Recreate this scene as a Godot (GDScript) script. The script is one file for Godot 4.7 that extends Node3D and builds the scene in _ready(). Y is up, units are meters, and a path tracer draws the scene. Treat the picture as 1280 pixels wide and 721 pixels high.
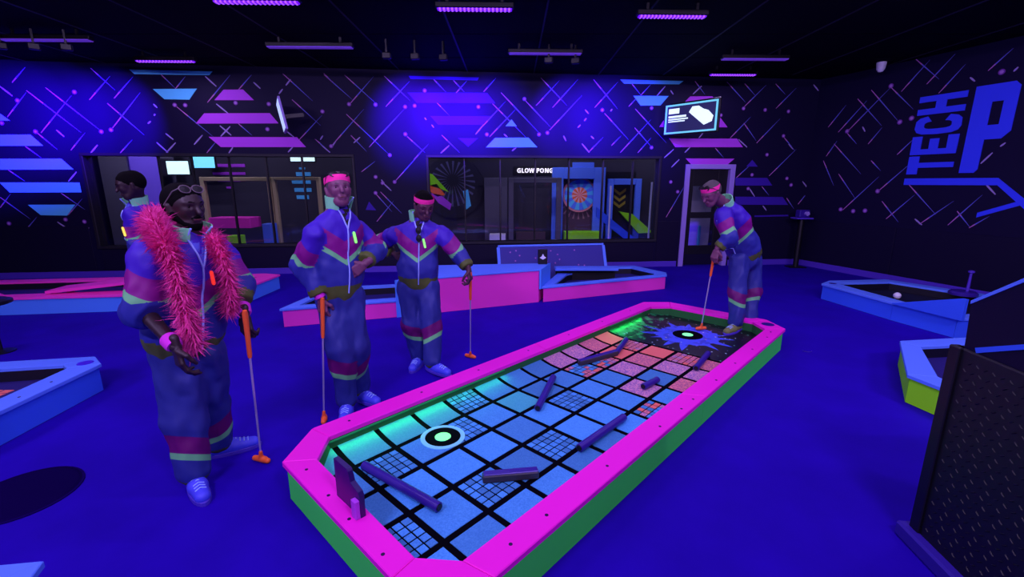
extends Node3D
# Black-light mini golf hall: five men in shell suits around a long pink and green course.

var M := {}
var used_names := {}
var rng := RandomNumberGenerator.new()
const RIM_H := 0.235
const CEIL_H := 3.65
const BACK_YAW := 0.1026       # the back wall is turned a little about y
const COURSE_YAW := 0.8151     # heading of the long course

func _ready() -> void:
	rng.seed = 20240611
	# ---------------------------------------------------------------- camera, environment, lamps
	var cam := Camera3D.new()
	cam.name = "camera"
	cam.position = Vector3(0, 1.69, 0)
	cam.rotation_degrees = Vector3(-12.976, 0, 0)
	cam.fov = 64.17
	cam.near = 0.05
	cam.far = 60.0
	add_child(cam)
	cam.current = true
	var env := Environment.new()
	env.background_mode = Environment.BG_COLOR
	env.background_color = Color(0.004, 0.0, 0.02)
	env.tonemap_mode = Environment.TONE_MAPPER_LINEAR
	env.tonemap_exposure = 1.0
	env.sdfgi_enabled = true
	env.ssao_enabled = true
	env.ssil_enabled = true
	var we := WorldEnvironment.new()
	we.name = "world_environment"
	we.environment = env
	add_child(we)
	materials()
	lamps()
	# ---------------------------------------------------------------- setting
	room_shell()
	back_wall()
	right_wall()
	neighbour_hall()
	# ---------------------------------------------------------------- courses and furniture
	main_course()
	other_courses()
	console()
	screens()
	small_things()
	# ---------------------------------------------------------------- people and what they hold
	people()

# ==================================================================== helpers
func numbered(called: String) -> String:
	var n: int = used_names.get(called, 0)
	used_names[called] = n + 1
	return called if n == 0 else "%s_%03d" % [called, n]

func tag(o: Node, label := "", category := "", group := "", kind := "") -> void:
	if label: o.set_meta("label", label)
	if category: o.set_meta("category", category)
	if group: o.set_meta("group", group)
	if kind: o.set_meta("kind", kind)

func thing(called: String, label: String, category: String, at := Vector3.ZERO, turn := 0.0, group := "") -> Node3D:
	var o := Node3D.new()
	o.name = numbered(called)
	add_child(o)
	o.position = at
	o.rotation.y = turn
	tag(o, label, category, group)
	return o

func put(called: String, mesh: Mesh, m: Material, parent: Node, at := Vector3.ZERO) -> MeshInstance3D:
	var o := MeshInstance3D.new()
	o.name = called if parent != self else numbered(called)
	o.mesh = mesh
	if m: o.material_override = m
	o.position = at
	parent.add_child(o, true)
	return o

func structure(called: String, mesh: Mesh, m: Material, at := Vector3.ZERO, turn := 0.0) -> MeshInstance3D:
	var o := put(called, mesh, m, self, at)
	o.rotation.y = turn
	o.set_meta("kind", "structure")
	return o

func mat(c: Color, rough := 0.7, metal := 0.0, spec := 0.5) -> StandardMaterial3D:
	var m := StandardMaterial3D.new()
	m.albedo_color = c
	m.roughness = rough
	m.metallic = metal
	m.metallic_specular = spec
	return m

func glow_mat(c: Color, e: float) -> StandardMaterial3D:
	var m := mat(c, 0.5)
	m.emission_enabled = true
	m.emission = c
	m.emission_energy_multiplier = e
	return m

func grain(c1: Color, c2: Color, seed_: int, px := 128, share := 0.5, scale_m := 0.5, rough := 0.75) -> StandardMaterial3D:
	# a fine random speckle of two colours
	var im := Image.create(px, px, false, Image.FORMAT_RGB8)
	var r := RandomNumberGenerator.new()
	r.seed = seed_
	for y in px:
		for x in px:
			var t := r.randf()
			im.set_pixel(x, y, c1.lerp(c2, clampf((t - 1.0 + share) * 6.0, 0, 1) if share < 0.45 else t))
	var m := mat(Color.WHITE, rough)
	m.albedo_texture = ImageTexture.create_from_image(im)
	m.uv1_triplanar = true
	m.uv1_world_triplanar = true
	m.uv1_scale = Vector3.ONE / scale_m
	return m

class Shape:
	var v := PackedVector3Array()
	var n := PackedVector3Array()
	var c := PackedColorArray()
	var uv := PackedVector2Array()
	var col := Color.WHITE
	var use_col := false
	func tri(p: Vector3, q: Vector3, r: Vector3, out: Vector3) -> void:
		var nn := (r - p).cross(q - p)
		if nn.length_squared() < 1e-14: return
		nn = nn.normalized()
		if nn.dot(out) < 0:
			var t := q
			q = r
			r = t
			nn = -nn
		for k in [p, q, r]:
			v.append(k)
			n.append(nn)
			uv.append(Vector2(k.x, k.z))
			if use_col: c.append(col)
	func quad(a: Vector3, b: Vector3, cc: Vector3, d: Vector3, out: Vector3) -> void:
		tri(a, b, cc, out)
		tri(a, cc, d, out)
	func smooth_tri(ps: Array, ns: Array, us := []) -> void:
		var nn: Vector3 = (ps[2] - ps[0]).cross(ps[1] - ps[0])
		var order := [0, 1, 2]
		if nn.dot(ns[0] + ns[1] + ns[2]) < 0: order = [0, 2, 1]
		for k in order:
			v.append(ps[k])
			n.append(ns[k])
			uv.append(us[k] if us.size() else Vector2(ps[k].x, ps[k].z))
			if use_col: c.append(col)
	func mesh() -> ArrayMesh:
		var a := []
		a.resize(Mesh.ARRAY_MAX)
		a[Mesh.ARRAY_VERTEX] = v
		a[Mesh.ARRAY_NORMAL] = n
		a[Mesh.ARRAY_TEX_UV] = uv
		if use_col: a[Mesh.ARRAY_COLOR] = c
		var m := ArrayMesh.new()
		if v.size(): m.add_surface_from_arrays(Mesh.PRIMITIVE_TRIANGLES, a)
		return m
	# box with chamfered long edges
	func box(lo: Vector3, hi: Vector3, bev := 0.0) -> void:
		var ce := (lo + hi) * 0.5
		var h := (hi - lo) * 0.5
		var e := minf(bev, minf(h.x, minf(h.y, h.z)) * 0.9)
		var ax := [Vector3.RIGHT, Vector3.UP, Vector3.BACK]
		for i in 3:
			for s in [-1.0, 1.0]:
				var a: Vector3 = ax[i]
				var b: Vector3 = ax[(i + 1) % 3]
				var d: Vector3 = ax[(i + 2) % 3]
				var hb := h[(i + 1) % 3] - e
				var hd := h[(i + 2) % 3] - e
				var o: Vector3 = ce + a * s * h[i]
				quad(o + b * hb + d * hd, o - b * hb + d * hd, o - b * hb - d * hd, o + b * hb - d * hd, a * s)
		if e <= 0.0: return
		for i in 3:
			var a2: Vector3 = ax[i]
			var b2: Vector3 = ax[(i + 1) % 3]
			var d2: Vector3 = ax[(i + 2) % 3]
			for s in [-1.0, 1.0]:
				for t in [-1.0, 1.0]:
					var l := a2 * (h[i] - e)
					var p: Vector3 = ce + b2 * s * h[(i + 1) % 3] + d2 * t * (h[(i + 2) % 3] - e)
					var q: Vector3 = ce + b2 * s * (h[(i + 1) % 3] - e) + d2 * t * h[(i + 2) % 3]
					quad(p - l, p + l, q + l, q - l, b2 * s + d2 * t)
		for sx in [-1.0, 1.0]:
			for sy in [-1.0, 1.0]:
				for sz in [-1.0, 1.0]:
					var sg := Vector3(sx, sy, sz)
					tri(ce + sg * Vector3(h.x, h.y - e, h.z - e), ce + sg * Vector3(h.x - e, h.y, h.z - e), ce + sg * Vector3(h.x - e, h.y - e, h.z), sg)
	# upright prism over a polygon in x,z, top edge chamfered when convex
	func prism(poly: PackedVector2Array, y0: float, y1: float, bev := 0.0) -> void:
		var ce := Vector2.ZERO
		for p in poly: ce += p / poly.size()
		var top := poly
		if bev > 0.0:
			var off := Geometry2D.offset_polygon(poly, -bev, Geometry2D.JOIN_MITER)
			if off.size() == 1 and off[0].size() == poly.size():
				var best := 0
				for k in poly.size():
					if off[0][k].distance_to(poly[0]) < off[0][best].distance_to(poly[0]): best = k
				top = PackedVector2Array()
				for k in poly.size(): top.append(off[0][(best + k) % poly.size()])
				if top[1].distance_to(poly[1]) > top[poly.size() - 1].distance_to(poly[1]):
					var rev := PackedVector2Array()
					for k in poly.size(): rev.append(top[(poly.size() - k) % poly.size()])
					top = rev
			else:
				bev = 0.0
		var yb := y1 - bev
		var cw := Geometry2D.is_polygon_clockwise(poly)
		for k in poly.size():
			var p := poly[k]
			var q := poly[(k + 1) % poly.size()]
			var e := (q - p).normalized()
			var o2 := Vector2(e.y, -e.x) * (-1.0 if cw else 1.0)
			var out := Vector3(o2.x, 0, o2.y)
			quad(Vector3(p.x, y0, p.y), Vector3(q.x, y0, q.y), Vector3(q.x, yb, q.y), Vector3(p.x, yb, p.y), out)
			if bev > 0.0:
				var p2 := top[k]
				var q2 := top[(k + 1) % poly.size()]
				quad(Vector3(p.x, yb, p.y), Vector3(q.x, yb, q.y), Vector3(q2.x, y1, q2.y), Vector3(p2.x, y1, p2.y), out + Vector3.UP)
		var ids := Geometry2D.triangulate_polygon(top)
		for k in range(0, ids.size(), 3):
			tri(Vector3(top[ids[k]].x, y1, top[ids[k]].y), Vector3(top[ids[k + 1]].x, y1, top[ids[k + 1]].y), Vector3(top[ids[k + 2]].x, y1, top[ids[k + 2]].y), Vector3.UP)
		ids = Geometry2D.triangulate_polygon(poly)
		for k in range(0, ids.size(), 3):
			tri(Vector3(poly[ids[k]].x, y0, poly[ids[k]].y), Vector3(poly[ids[k + 1]].x, y0, poly[ids[k + 1]].y), Vector3(poly[ids[k + 2]].x, y0, poly[ids[k + 2]].y), Vector3.DOWN)
	# polygon in x,y extruded from z0 to z1
	func plate(poly: PackedVector2Array, z0: float, z1: float) -> void:
		var cw := Geometry2D.is_polygon_clockwise(poly)
		for k in poly.size():
			var p := poly[k]
			var q := poly[(k + 1) % poly.size()]
			var e := (q - p).normalized()
			var o2 := Vector2(e.y, -e.x) * (-1.0 if cw else 1.0)
			quad(Vector3(p.x, p.y, z0), Vector3(q.x, q.y, z0), Vector3(q.x, q.y, z1), Vector3(p.x, p.y, z1), Vector3(o2.x, o2.y, 0))
		var ids := Geometry2D.triangulate_polygon(poly)
		for z in [z0, z1]:
			for k in range(0, ids.size(), 3):
				tri(Vector3(poly[ids[k]].x, poly[ids[k]].y, z), Vector3(poly[ids[k + 1]].x, poly[ids[k + 1]].y, z), Vector3(poly[ids[k + 2]].x, poly[ids[k + 2]].y, z), Vector3(0, 0, 1.0 if z == maxf(z0, z1) else -1.0))
	# round or tapered tube through points; radii one per point
	func tube(pts: Array, radii: Array, sides := 12, caps := true) -> void:
		var fr := []
		var up := Vector3.UP
		for k in pts.size():
			var d: Vector3 = (pts[mini(k + 1, pts.size() - 1)] - pts[maxi(k - 1, 0)]).normalized()
			if absf(d.dot(up)) > 0.95: up = Vector3.RIGHT if absf(d.x) < 0.8 else Vector3.BACK
			var x := up.cross(d).normalized()
			up = d.cross(x).normalized()
			fr.append([x, up, d])
		for k in pts.size() - 1:
			for s in sides:
				var ps := []
				var ns := []
				for cn in [[k, s], [k + 1, s], [k + 1, s + 1], [k, s + 1]]:
					var a: float = TAU * cn[1] / sides
					var nn: Vector3 = fr[cn[0]][0] * cos(a) + fr[cn[0]][1] * sin(a)
					ns.append(nn)
					ps.append(pts[cn[0]] + nn * radii[cn[0]])
				smooth_tri([ps[0], ps[1], ps[2]], [ns[0], ns[1], ns[2]])
				smooth_tri([ps[0], ps[2], ps[3]], [ns[0], ns[2], ns[3]])
		if caps:
			for e in [0, pts.size() - 1]:
				var o: Vector3 = -fr[e][2] if e == 0 else fr[e][2]
				for s in sides:
					var a1 := TAU * s / sides
					var a2 := TAU * (s + 1) / sides
					tri(pts[e], pts[e] + (fr[e][0] * cos(a1) + fr[e][1] * sin(a1)) * radii[e], pts[e] + (fr[e][0] * cos(a2) + fr[e][1] * sin(a2)) * radii[e], o)
	# profile [r, y] turned about the y axis
	func lathe(prof: Array, at := Vector3.ZERO, sides := 28, sx := 1.0, sz := 1.0) -> void:
		for k in prof.size() - 1:
			var a: Array = prof[k]
			var b: Array = prof[k + 1]
			var dn := Vector2(b[1] - a[1], a[0] - b[0]).normalized()
			for s in sides:
				var p := []
				var nn := []
				for cn in [[a, s], [b, s], [b, s + 1], [a, s + 1]]:
					var t: float = TAU * cn[1] / sides
					p.append(at + Vector3(cos(t) * cn[0][0] * sx, cn[0][1], sin(t) * cn[0][0] * sz))
					nn.append(Vector3(cos(t) * dn.x / sx, dn.y, sin(t) * dn.x / sz).normalized())
				smooth_tri([p[0], p[1], p[2]], [nn[0], nn[1], nn[2]])
				smooth_tri([p[0], p[2], p[3]], [nn[0], nn[2], nn[3]])

func box_mesh(size: Vector3, bev := 0.0) -> ArrayMesh:
	var s := Shape.new()
	s.box(-size * 0.5, size * 0.5, bev)
	return s.mesh()

func span(lo: Vector3, hi: Vector3, bev := 0.0) -> ArrayMesh:
	var s := Shape.new()
	s.box(lo, hi, bev)
	return s.mesh()

func v2(a: Array) -> PackedVector2Array:
	var p := PackedVector2Array()
	for k in a: p.append(Vector2(k[0], k[1]))
	return p

# ==================================================================== materials
func materials() -> void:
	var fl := mat(Color(0.20, 0.09, 0.72), 0.75, 0.0, 0.2)
	var nt := NoiseTexture2D.new()
	nt.width = 512
	nt.height = 512
	nt.seamless = true
	var fn := FastNoiseLite.new()
	fn.seed = 4
	fn.frequency = 0.012
	fn.fractal_octaves = 5
	nt.noise = fn
	var gr := Gradient.new()
	gr.set_color(0, Color(0.13, 0.0, 0.60))
	gr.set_color(1, Color(0.15, 0.0, 0.66))
	nt.color_ramp = gr
	fl.albedo_color = Color.WHITE
	fl.albedo_texture = nt
	fl.uv1_triplanar = true
	fl.uv1_world_triplanar = true
	fl.uv1_scale = Vector3.ONE * 0.3
	M.floor = fl
	M.wall = mat(Color(0.055, 0.025, 0.18), 0.6, 0.0, 0.3)
	M.dado = mat(Color(0.065, 0.04, 0.17), 0.55, 0.0, 0.3)
	M.base = mat(Color(0.33, 0.2, 0.75), 0.5)
	M.ceil = mat(Color(0.05, 0.04, 0.09), 0.9, 0.0, 0.2)
	M.tbar = mat(Color(0.14, 0.12, 0.2), 0.6)
	M.black = mat(Color(0.03, 0.025, 0.05), 0.45)
	M.dark = mat(Color(0.06, 0.05, 0.10), 0.6)
	M.print_blue = mat(Color(0.38, 0.84, 1.0), 0.6, 0.0, 0.3)
	M.print_purple = mat(Color(0.74, 0.28, 0.88), 0.6, 0.0, 0.3)
	M.print_violet = mat(Color(0.24, 0.12, 0.62), 0.6, 0.0, 0.3)
	var sk := mat(Color.WHITE, 0.6, 0.0, 0.3)
	sk.vertex_color_use_as_albedo = true
	M.stroke = sk
	M.sign_blue = mat(Color(0.22, 0.28, 1.0), 0.5, 0.0, 0.3)
	M.pink = mat(Color(1.0, 0.12, 0.82), 0.5, 0.0, 0.3)
	M.pink_side = mat(Color(1.0, 0.25, 0.78), 0.6, 0.0, 0.3)
	M.green = mat(Color(0.30, 1.0, 0.36), 0.55, 0.0, 0.3)
	M.lime = mat(Color(0.60, 1.0, 0.14), 0.55, 0.0, 0.3)
	M.blue_rim = mat(Color(0.38, 0.55, 1.0), 0.5, 0.0, 0.3)
	M.blue_side = mat(Color(0.32, 0.58, 1.0), 0.55, 0.0, 0.3)
	M.blue_deep = mat(Color(0.22, 0.40, 0.95), 0.55, 0.0, 0.3)
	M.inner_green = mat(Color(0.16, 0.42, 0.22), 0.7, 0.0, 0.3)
	M.bed_dark = mat(Color(0.04, 0.03, 0.11), 0.5)
	M.bed_blue = mat(Color(0.12, 0.06, 0.42), 0.6)
	M.grout = mat(Color(0.012, 0.008, 0.045), 0.8, 0.0, 0.15)
	M.screw = mat(Color(0.20, 0.06, 0.30), 0.4, 0.4)
	M.bar = mat(Color(0.20, 0.10, 0.55), 0.35)
	M.bar_grey = mat(Color(0.20, 0.19, 0.24), 0.5)
	M.chrome = mat(Color(0.75, 0.72, 0.85), 0.3, 0.35)
	M.orange = mat(Color(1.0, 0.42, 0.16), 0.5)
	M.white = mat(Color(0.92, 0.92, 0.97), 0.5)
	M.frame_lilac = mat(Color(0.62, 0.52, 0.85), 0.5)
	M.rubber = grain(Color(0.03, 0.02, 0.055), Color(0.06, 0.05, 0.10), 7, 64, 0.25, 0.55, 0.5)
	for k in 4:
		var f: float = [1.0, 0.92, 1.06, 0.85][k]
		M["tile_blue_%d" % k] = grain(Color(0.22 * f, 0.55 * f, 0.84 * f), Color(0.32 * f, 0.66 * f, 0.92 * f), 11 + k, 128, 0.5, 0.6)
	M.tile_teal = grain(Color(0.22, 0.66, 0.74), Color(0.30, 0.74, 0.80), 21, 128, 0.5, 0.6)  # blue tiles with the green rail light mixed into their colour
	M.tile_mauve = grain(Color(0.48, 0.34, 0.66), Color(1.0, 0.68, 0.72), 22, 128, 0.5, 0.9)
	M.tile_rose = grain(Color(0.62, 0.30, 0.52), Color(1.0, 0.60, 0.55), 23, 128, 0.5, 0.9)
	M.tile_coral = mat(Color(0.95, 0.46, 0.42), 0.7)
	M.tile_peach = mat(Color(0.98, 0.60, 0.46), 0.7)
	var gl := StandardMaterial3D.new()
	gl.transparency = BaseMaterial3D.TRANSPARENCY_ALPHA
	gl.albedo_color = Color(0.1, 0.1, 0.14, 0.03)
	gl.roughness = 0.04
	gl.metallic_specular = 0.5
	M.glass = gl
	M.uv_lamp = glow_mat(Color(0.45, 0.05, 1.0), 0.9)
	M.uv_bead = glow_mat(Color(0.62, 0.30, 1.0), 1.3)
	M.uv_edge = glow_mat(Color(0.40, 0.22, 0.75), 0.45)

# ==================================================================== lamps
# [centre x, centre z, length, lit, tilt of the beam towards the mural wall, strength, turn]
const LAMPS := [[-2.63, -5.28, 0.9, 1, 0.3, 1.0], [-0.40, -5.48, 0.84, 1, 0.3, 1.0], [1.79, -5.70, 0.8, 1, 0.3, 1.0], [-5.31, -7.65, 0.91, 1, 0.0, 0.6], [3.81, -8.56, 0.83, 1, 0.0, 0.5],
	[-6.09, -6.59, 1.17, 0, 0.0, 0.0], [-2.78, -6.92, 1.19, 0, 0.0, 0.0], [0.48, -7.24, 1.08, 0, 0.0, 0.0], [3.67, -7.55, 1.03, 0, 0.0, 0.0],
	[-4.9, -4.2, 0.9, 1, 0.4, 1.0], [4.0, -4.4, 0.9, 1, 0.4, 1.0], [-3.2, -2.4, 0.9, 1, 0.5, 1.0], [-0.9, -2.5, 0.9, 1, 0.5, 1.0], [1.4, -2.6, 0.9, 1, 0.5, 1.0], [3.6, -2.7, 0.9, 1, 0.5, 1.0],
	[-5.2, 0.4, 0.9, 1, 1.05, 4.2], [-1.9, 0.5, 0.9, 1, 1.05, 4.6, -0.35], [1.3, 0.6, 0.9, 1, 1.05, 4.2], [4.4, -0.2, 0.9, 1, 1.3, 7.0, -0.6]]
const UV_LIGHT := Color(0.80, 0.69, 1.0)
const UV_ENERGY := 2.35

func lamps() -> void:
	var labels := ["glowing purple black-light bar in the ceiling row of three over the courses", "slim dark ceiling bar lamp turned towards the mural wall", "black-light bar on the ceiling over the open floor"]
	for i in LAMPS.size():
		var L: Array = LAMPS[i]
		var lit: bool = L[3] == 1
		var lb: String = labels[1] if not lit else labels[0]
		var grp := "black-light bars over the courses" if lit else "slim bars turned to the wall"
		if i > 8:
			lb = labels[2]
			grp = "black-light bars over the open floor"
		elif i == 3:
			grp = ""
			lb = "short glowing purple bar above the pale blue stripe of the mural"
		elif i == 4:
			grp = ""
			lb = "short glowing purple bar above the hanging screen and the doorway"
		var t := thing("ceiling_lamp", lb, "lamp", Vector3(L[0], 3.5, L[1]), BACK_YAW * 0.25 + (L[6] if L.size() > 6 else 0.0), grp)
		put("housing", span(Vector3(-L[2] / 2, 0.005, -0.045), Vector3(L[2] / 2, 0.06, 0.045), 0.008), M.black, t)
		for sx in [-0.35, 0.35]:
			put("bracket", span(Vector3(sx * L[2] - 0.015, 0.06, -0.012), Vector3(sx * L[2] + 0.015, 0.15, 0.012)), M.black, t)
		if lit:
			put("lamp_strip", span(Vector3(-L[2] / 2 + 0.02, -0.012, -0.03), Vector3(L[2] / 2 - 0.02, 0.004, 0.03), 0.004), M.uv_lamp, t)
			if i < 5:
				var bm := box_mesh(Vector3(0.022, 0.022, 0.068), 0.004)
				for k in 18:
					put("led_bead", bm, M.uv_bead, t, Vector3(lerpf(-L[2] / 2 + 0.05, L[2] / 2 - 0.05, k / 17.0), -0.006, 0.0))
			area(t, Vector3(0, -0.03, -0.02), Vector3(-PI / 2 + L[4], 0, 0), Vector2(L[2] - 0.06, 0.06), UV_LIGHT, UV_ENERGY * L[5])
		else:
			put("lamp_strip", span(Vector3(-L[2] / 2 + 0.02, -0.006, -0.05), Vector3(L[2] / 2 - 0.02, 0.008, 0.046), 0.002), M.uv_edge, t)
	# floods under the slim bars throw deep violet light on the wall
	for a in WASH:
		var to := Vector3(a[0][0], a[0][1], a[0][2])
		wash(Vector3(a[1], 3.40, -7.22 - 0.103 * a[1]), to, 27.0, 50.0)

const WASH := [[[-8.4, 2.69, -8.16], -6.65], [[-7.67, 2.7, -8.24], -6.25], [[-6.86, 2.68, -8.32], -5.85], [[-1.82, 2.77, -8.84], -1.75], [[-1.1, 2.75, -8.92], -1.35], [[-0.37, 2.73, -8.99], -0.95], [[1.13, 2.78, -9.15], 0.55], [[1.9, 2.77, -9.23], 0.95]]

func area(parent: Node, at: Vector3, turn: Vector3, size: Vector2, c: Color, e: float) -> void:
	var a := AreaLight3D.new()
	a.name = "lamp_light"
	a.area_size = size
	a.light_color = c
	a.light_energy = e
	a.area_range = 30.0
	a.area_attenuation = 2.0
	a.shadow_enabled = true
	a.position = at
	a.rotation = turn
	parent.add_child(a, true)

func wash(from: Vector3, to: Vector3, angle: float, e: float) -> void:
	var t := thing("flood_lamp", "small black flood lamp under a slim ceiling bar", "lamp", from, 0.0, "small floods aimed at the mural")
	var d := to - from
	t.rotation.y = atan2(-d.x, -d.z)
	put("lamp_housing", span(Vector3(-0.06, -0.03, 0.03), Vector3(0.06, 0.05, 0.10), 0.01), M.black, t)
	put("yoke", span(Vector3(-0.012, 0.05, 0.05), Vector3(0.012, 0.22, 0.08)), M.black, t)
	var s := SpotLight3D.new()
	s.name = "wall_wash_light"
	s.light_color = Color(0.28, 0.0, 1.0)
	s.light_energy = e
	s.spot_angle = angle
	s.spot_range = 20.0
	s.spot_attenuation = 2.0
	s.spot_angle_attenuation = 1.0
	s.light_size = 0.05
	s.shadow_enabled = true
	t.add_child(s, true)
	s.rotation.x = atan2(d.y, Vector2(d.x, d.z).length())

# ==================================================================== room
func room_shell() -> void:
	structure("floor", span(Vector3(-13, -0.2, -15), Vector3(13, 0, 6)), M.floor)
	var ce := structure("ceiling", span(Vector3(-13, CEIL_H, -15), Vector3(13, CEIL_H + 0.2, 6)), M.ceil)
	# dropped grid: tiles hang a little proud of the T-bars
	var tm := box_mesh(Vector3(1.18, 0.012, 1.18), 0.004)
	for ix in 13:
		for iz in 9:
			put("ceiling_tile", tm, M.ceil, ce, Vector3(-7.4 + ix * 1.2, CEIL_H - 0.008, -8.9 + iz * 1.2 + 0.3))
	for ix in 14:
		put("ceiling_bar", span(Vector3(-8.0 + ix * 1.2 - 0.01, CEIL_H - 0.022, -9.2), Vector3(-8.0 + ix * 1.2 + 0.01, CEIL_H - 0.001, 1.6)), M.tbar, ce)
	structure("wall_left", span(Vector3(-11.2, 0, -14.8), Vector3(-11.0, CEIL_H, 5.2)), M.wall)
	structure("wall_front", span(Vector3(-11.2, 0, 5.0), Vector3(12.6, CEIL_H, 5.2)), M.wall)

func wall_frame_box(o: Node, called: String, lo: Vector3, hi: Vector3, m: Material, bev := 0.0) -> MeshInstance3D:
	return put(called, span(lo, hi, bev), m, o)

func stroke_mesh(x1: float, y1: float, x2: float, y2: float) -> ArrayMesh:
	# a printed stroke in two inks, pink at one end and blue at the other, tapering to its tips
	var s := Shape.new()
	s.use_col = true
	var p := Vector3(x1, y1, 0)
	var q := Vector3(x2, y2, 0)
	var d := (q - p).normalized()
	var long_one := p.distance_to(q) > 0.25
	var w := Vector3(-d.y, d.x, 0) * (0.0085 if long_one else 0.011)
	var slash := (x2 - x1) * (y2 - y1) > 0     # rises to the right
	var pink := Color(0.50, 0.17, 0.52)
	var blue := Color(0.13, 0.13, 0.62)
	var lilac := Color(0.36, 0.26, 0.60)
	var cols := [pink, blue, blue] if not slash else [blue, blue, pink]
	var ts := [0.0, 0.3, 0.6, 1.0] if not slash else [0.0, 0.4, 0.7, 1.0]
	var ws := [0.5, 1.0, 0.7, 0.12] if not slash else [0.12, 0.7, 1.0, 0.5]
	if not long_one:
		cols = [lilac, lilac, lilac]
		ws = [0.6, 1.0, 1.0, 0.6]
	for k in 3:
		var a := p.lerp(q, ts[k])
		var b := p.lerp(q, ts[k + 1])
		var wa: Vector3 = w * ws[k]
		var wb: Vector3 = w * ws[k + 1]
		var f := Vector3(0, 0, 0.004)
		s.col = cols[k]
		s.quad(a - wa + f, a + wa + f, b + wb + f, b - wb + f, Vector3.BACK)
		s.quad(a + wa, b + wb, b + wb + f, a + wa + f, w)
		s.quad(a - wa, b - wb, b - wb + f, a - wa + f, -w)
	return s.mesh()

func dot_mesh(r: float) -> ArrayMesh:
	var s := Shape.new()
	s.use_col = true
	var ci := Color(0.45, 0.20, 0.60)
	var co := Color(0.18, 0.04, 0.34)
	for k in 14:
		var a1 := TAU * k / 14
		var a2 := TAU * (k + 1) / 14
		var p1 := Vector3(cos(a1) * r, sin(a1) * r, 0.004)
		var p2 := Vector3(cos(a2) * r, sin(a2) * r, 0.004)
		s.col = ci
		s.tri(Vector3(0, 0, 0.004), p1 * Vector3(0.6, 0.6, 1), p2 * Vector3(0.6, 0.6, 1), Vector3.BACK)
		s.col = co
		s.quad(p1 * Vector3(0.6, 0.6, 1), p2 * Vector3(0.6, 0.6, 1), p2, p1, Vector3.BACK)
		s.quad(p1, p2, p2 * Vector3(1, 1, 0), p1 * Vector3(1, 1, 0), p1)
	return s.mesh()

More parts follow.
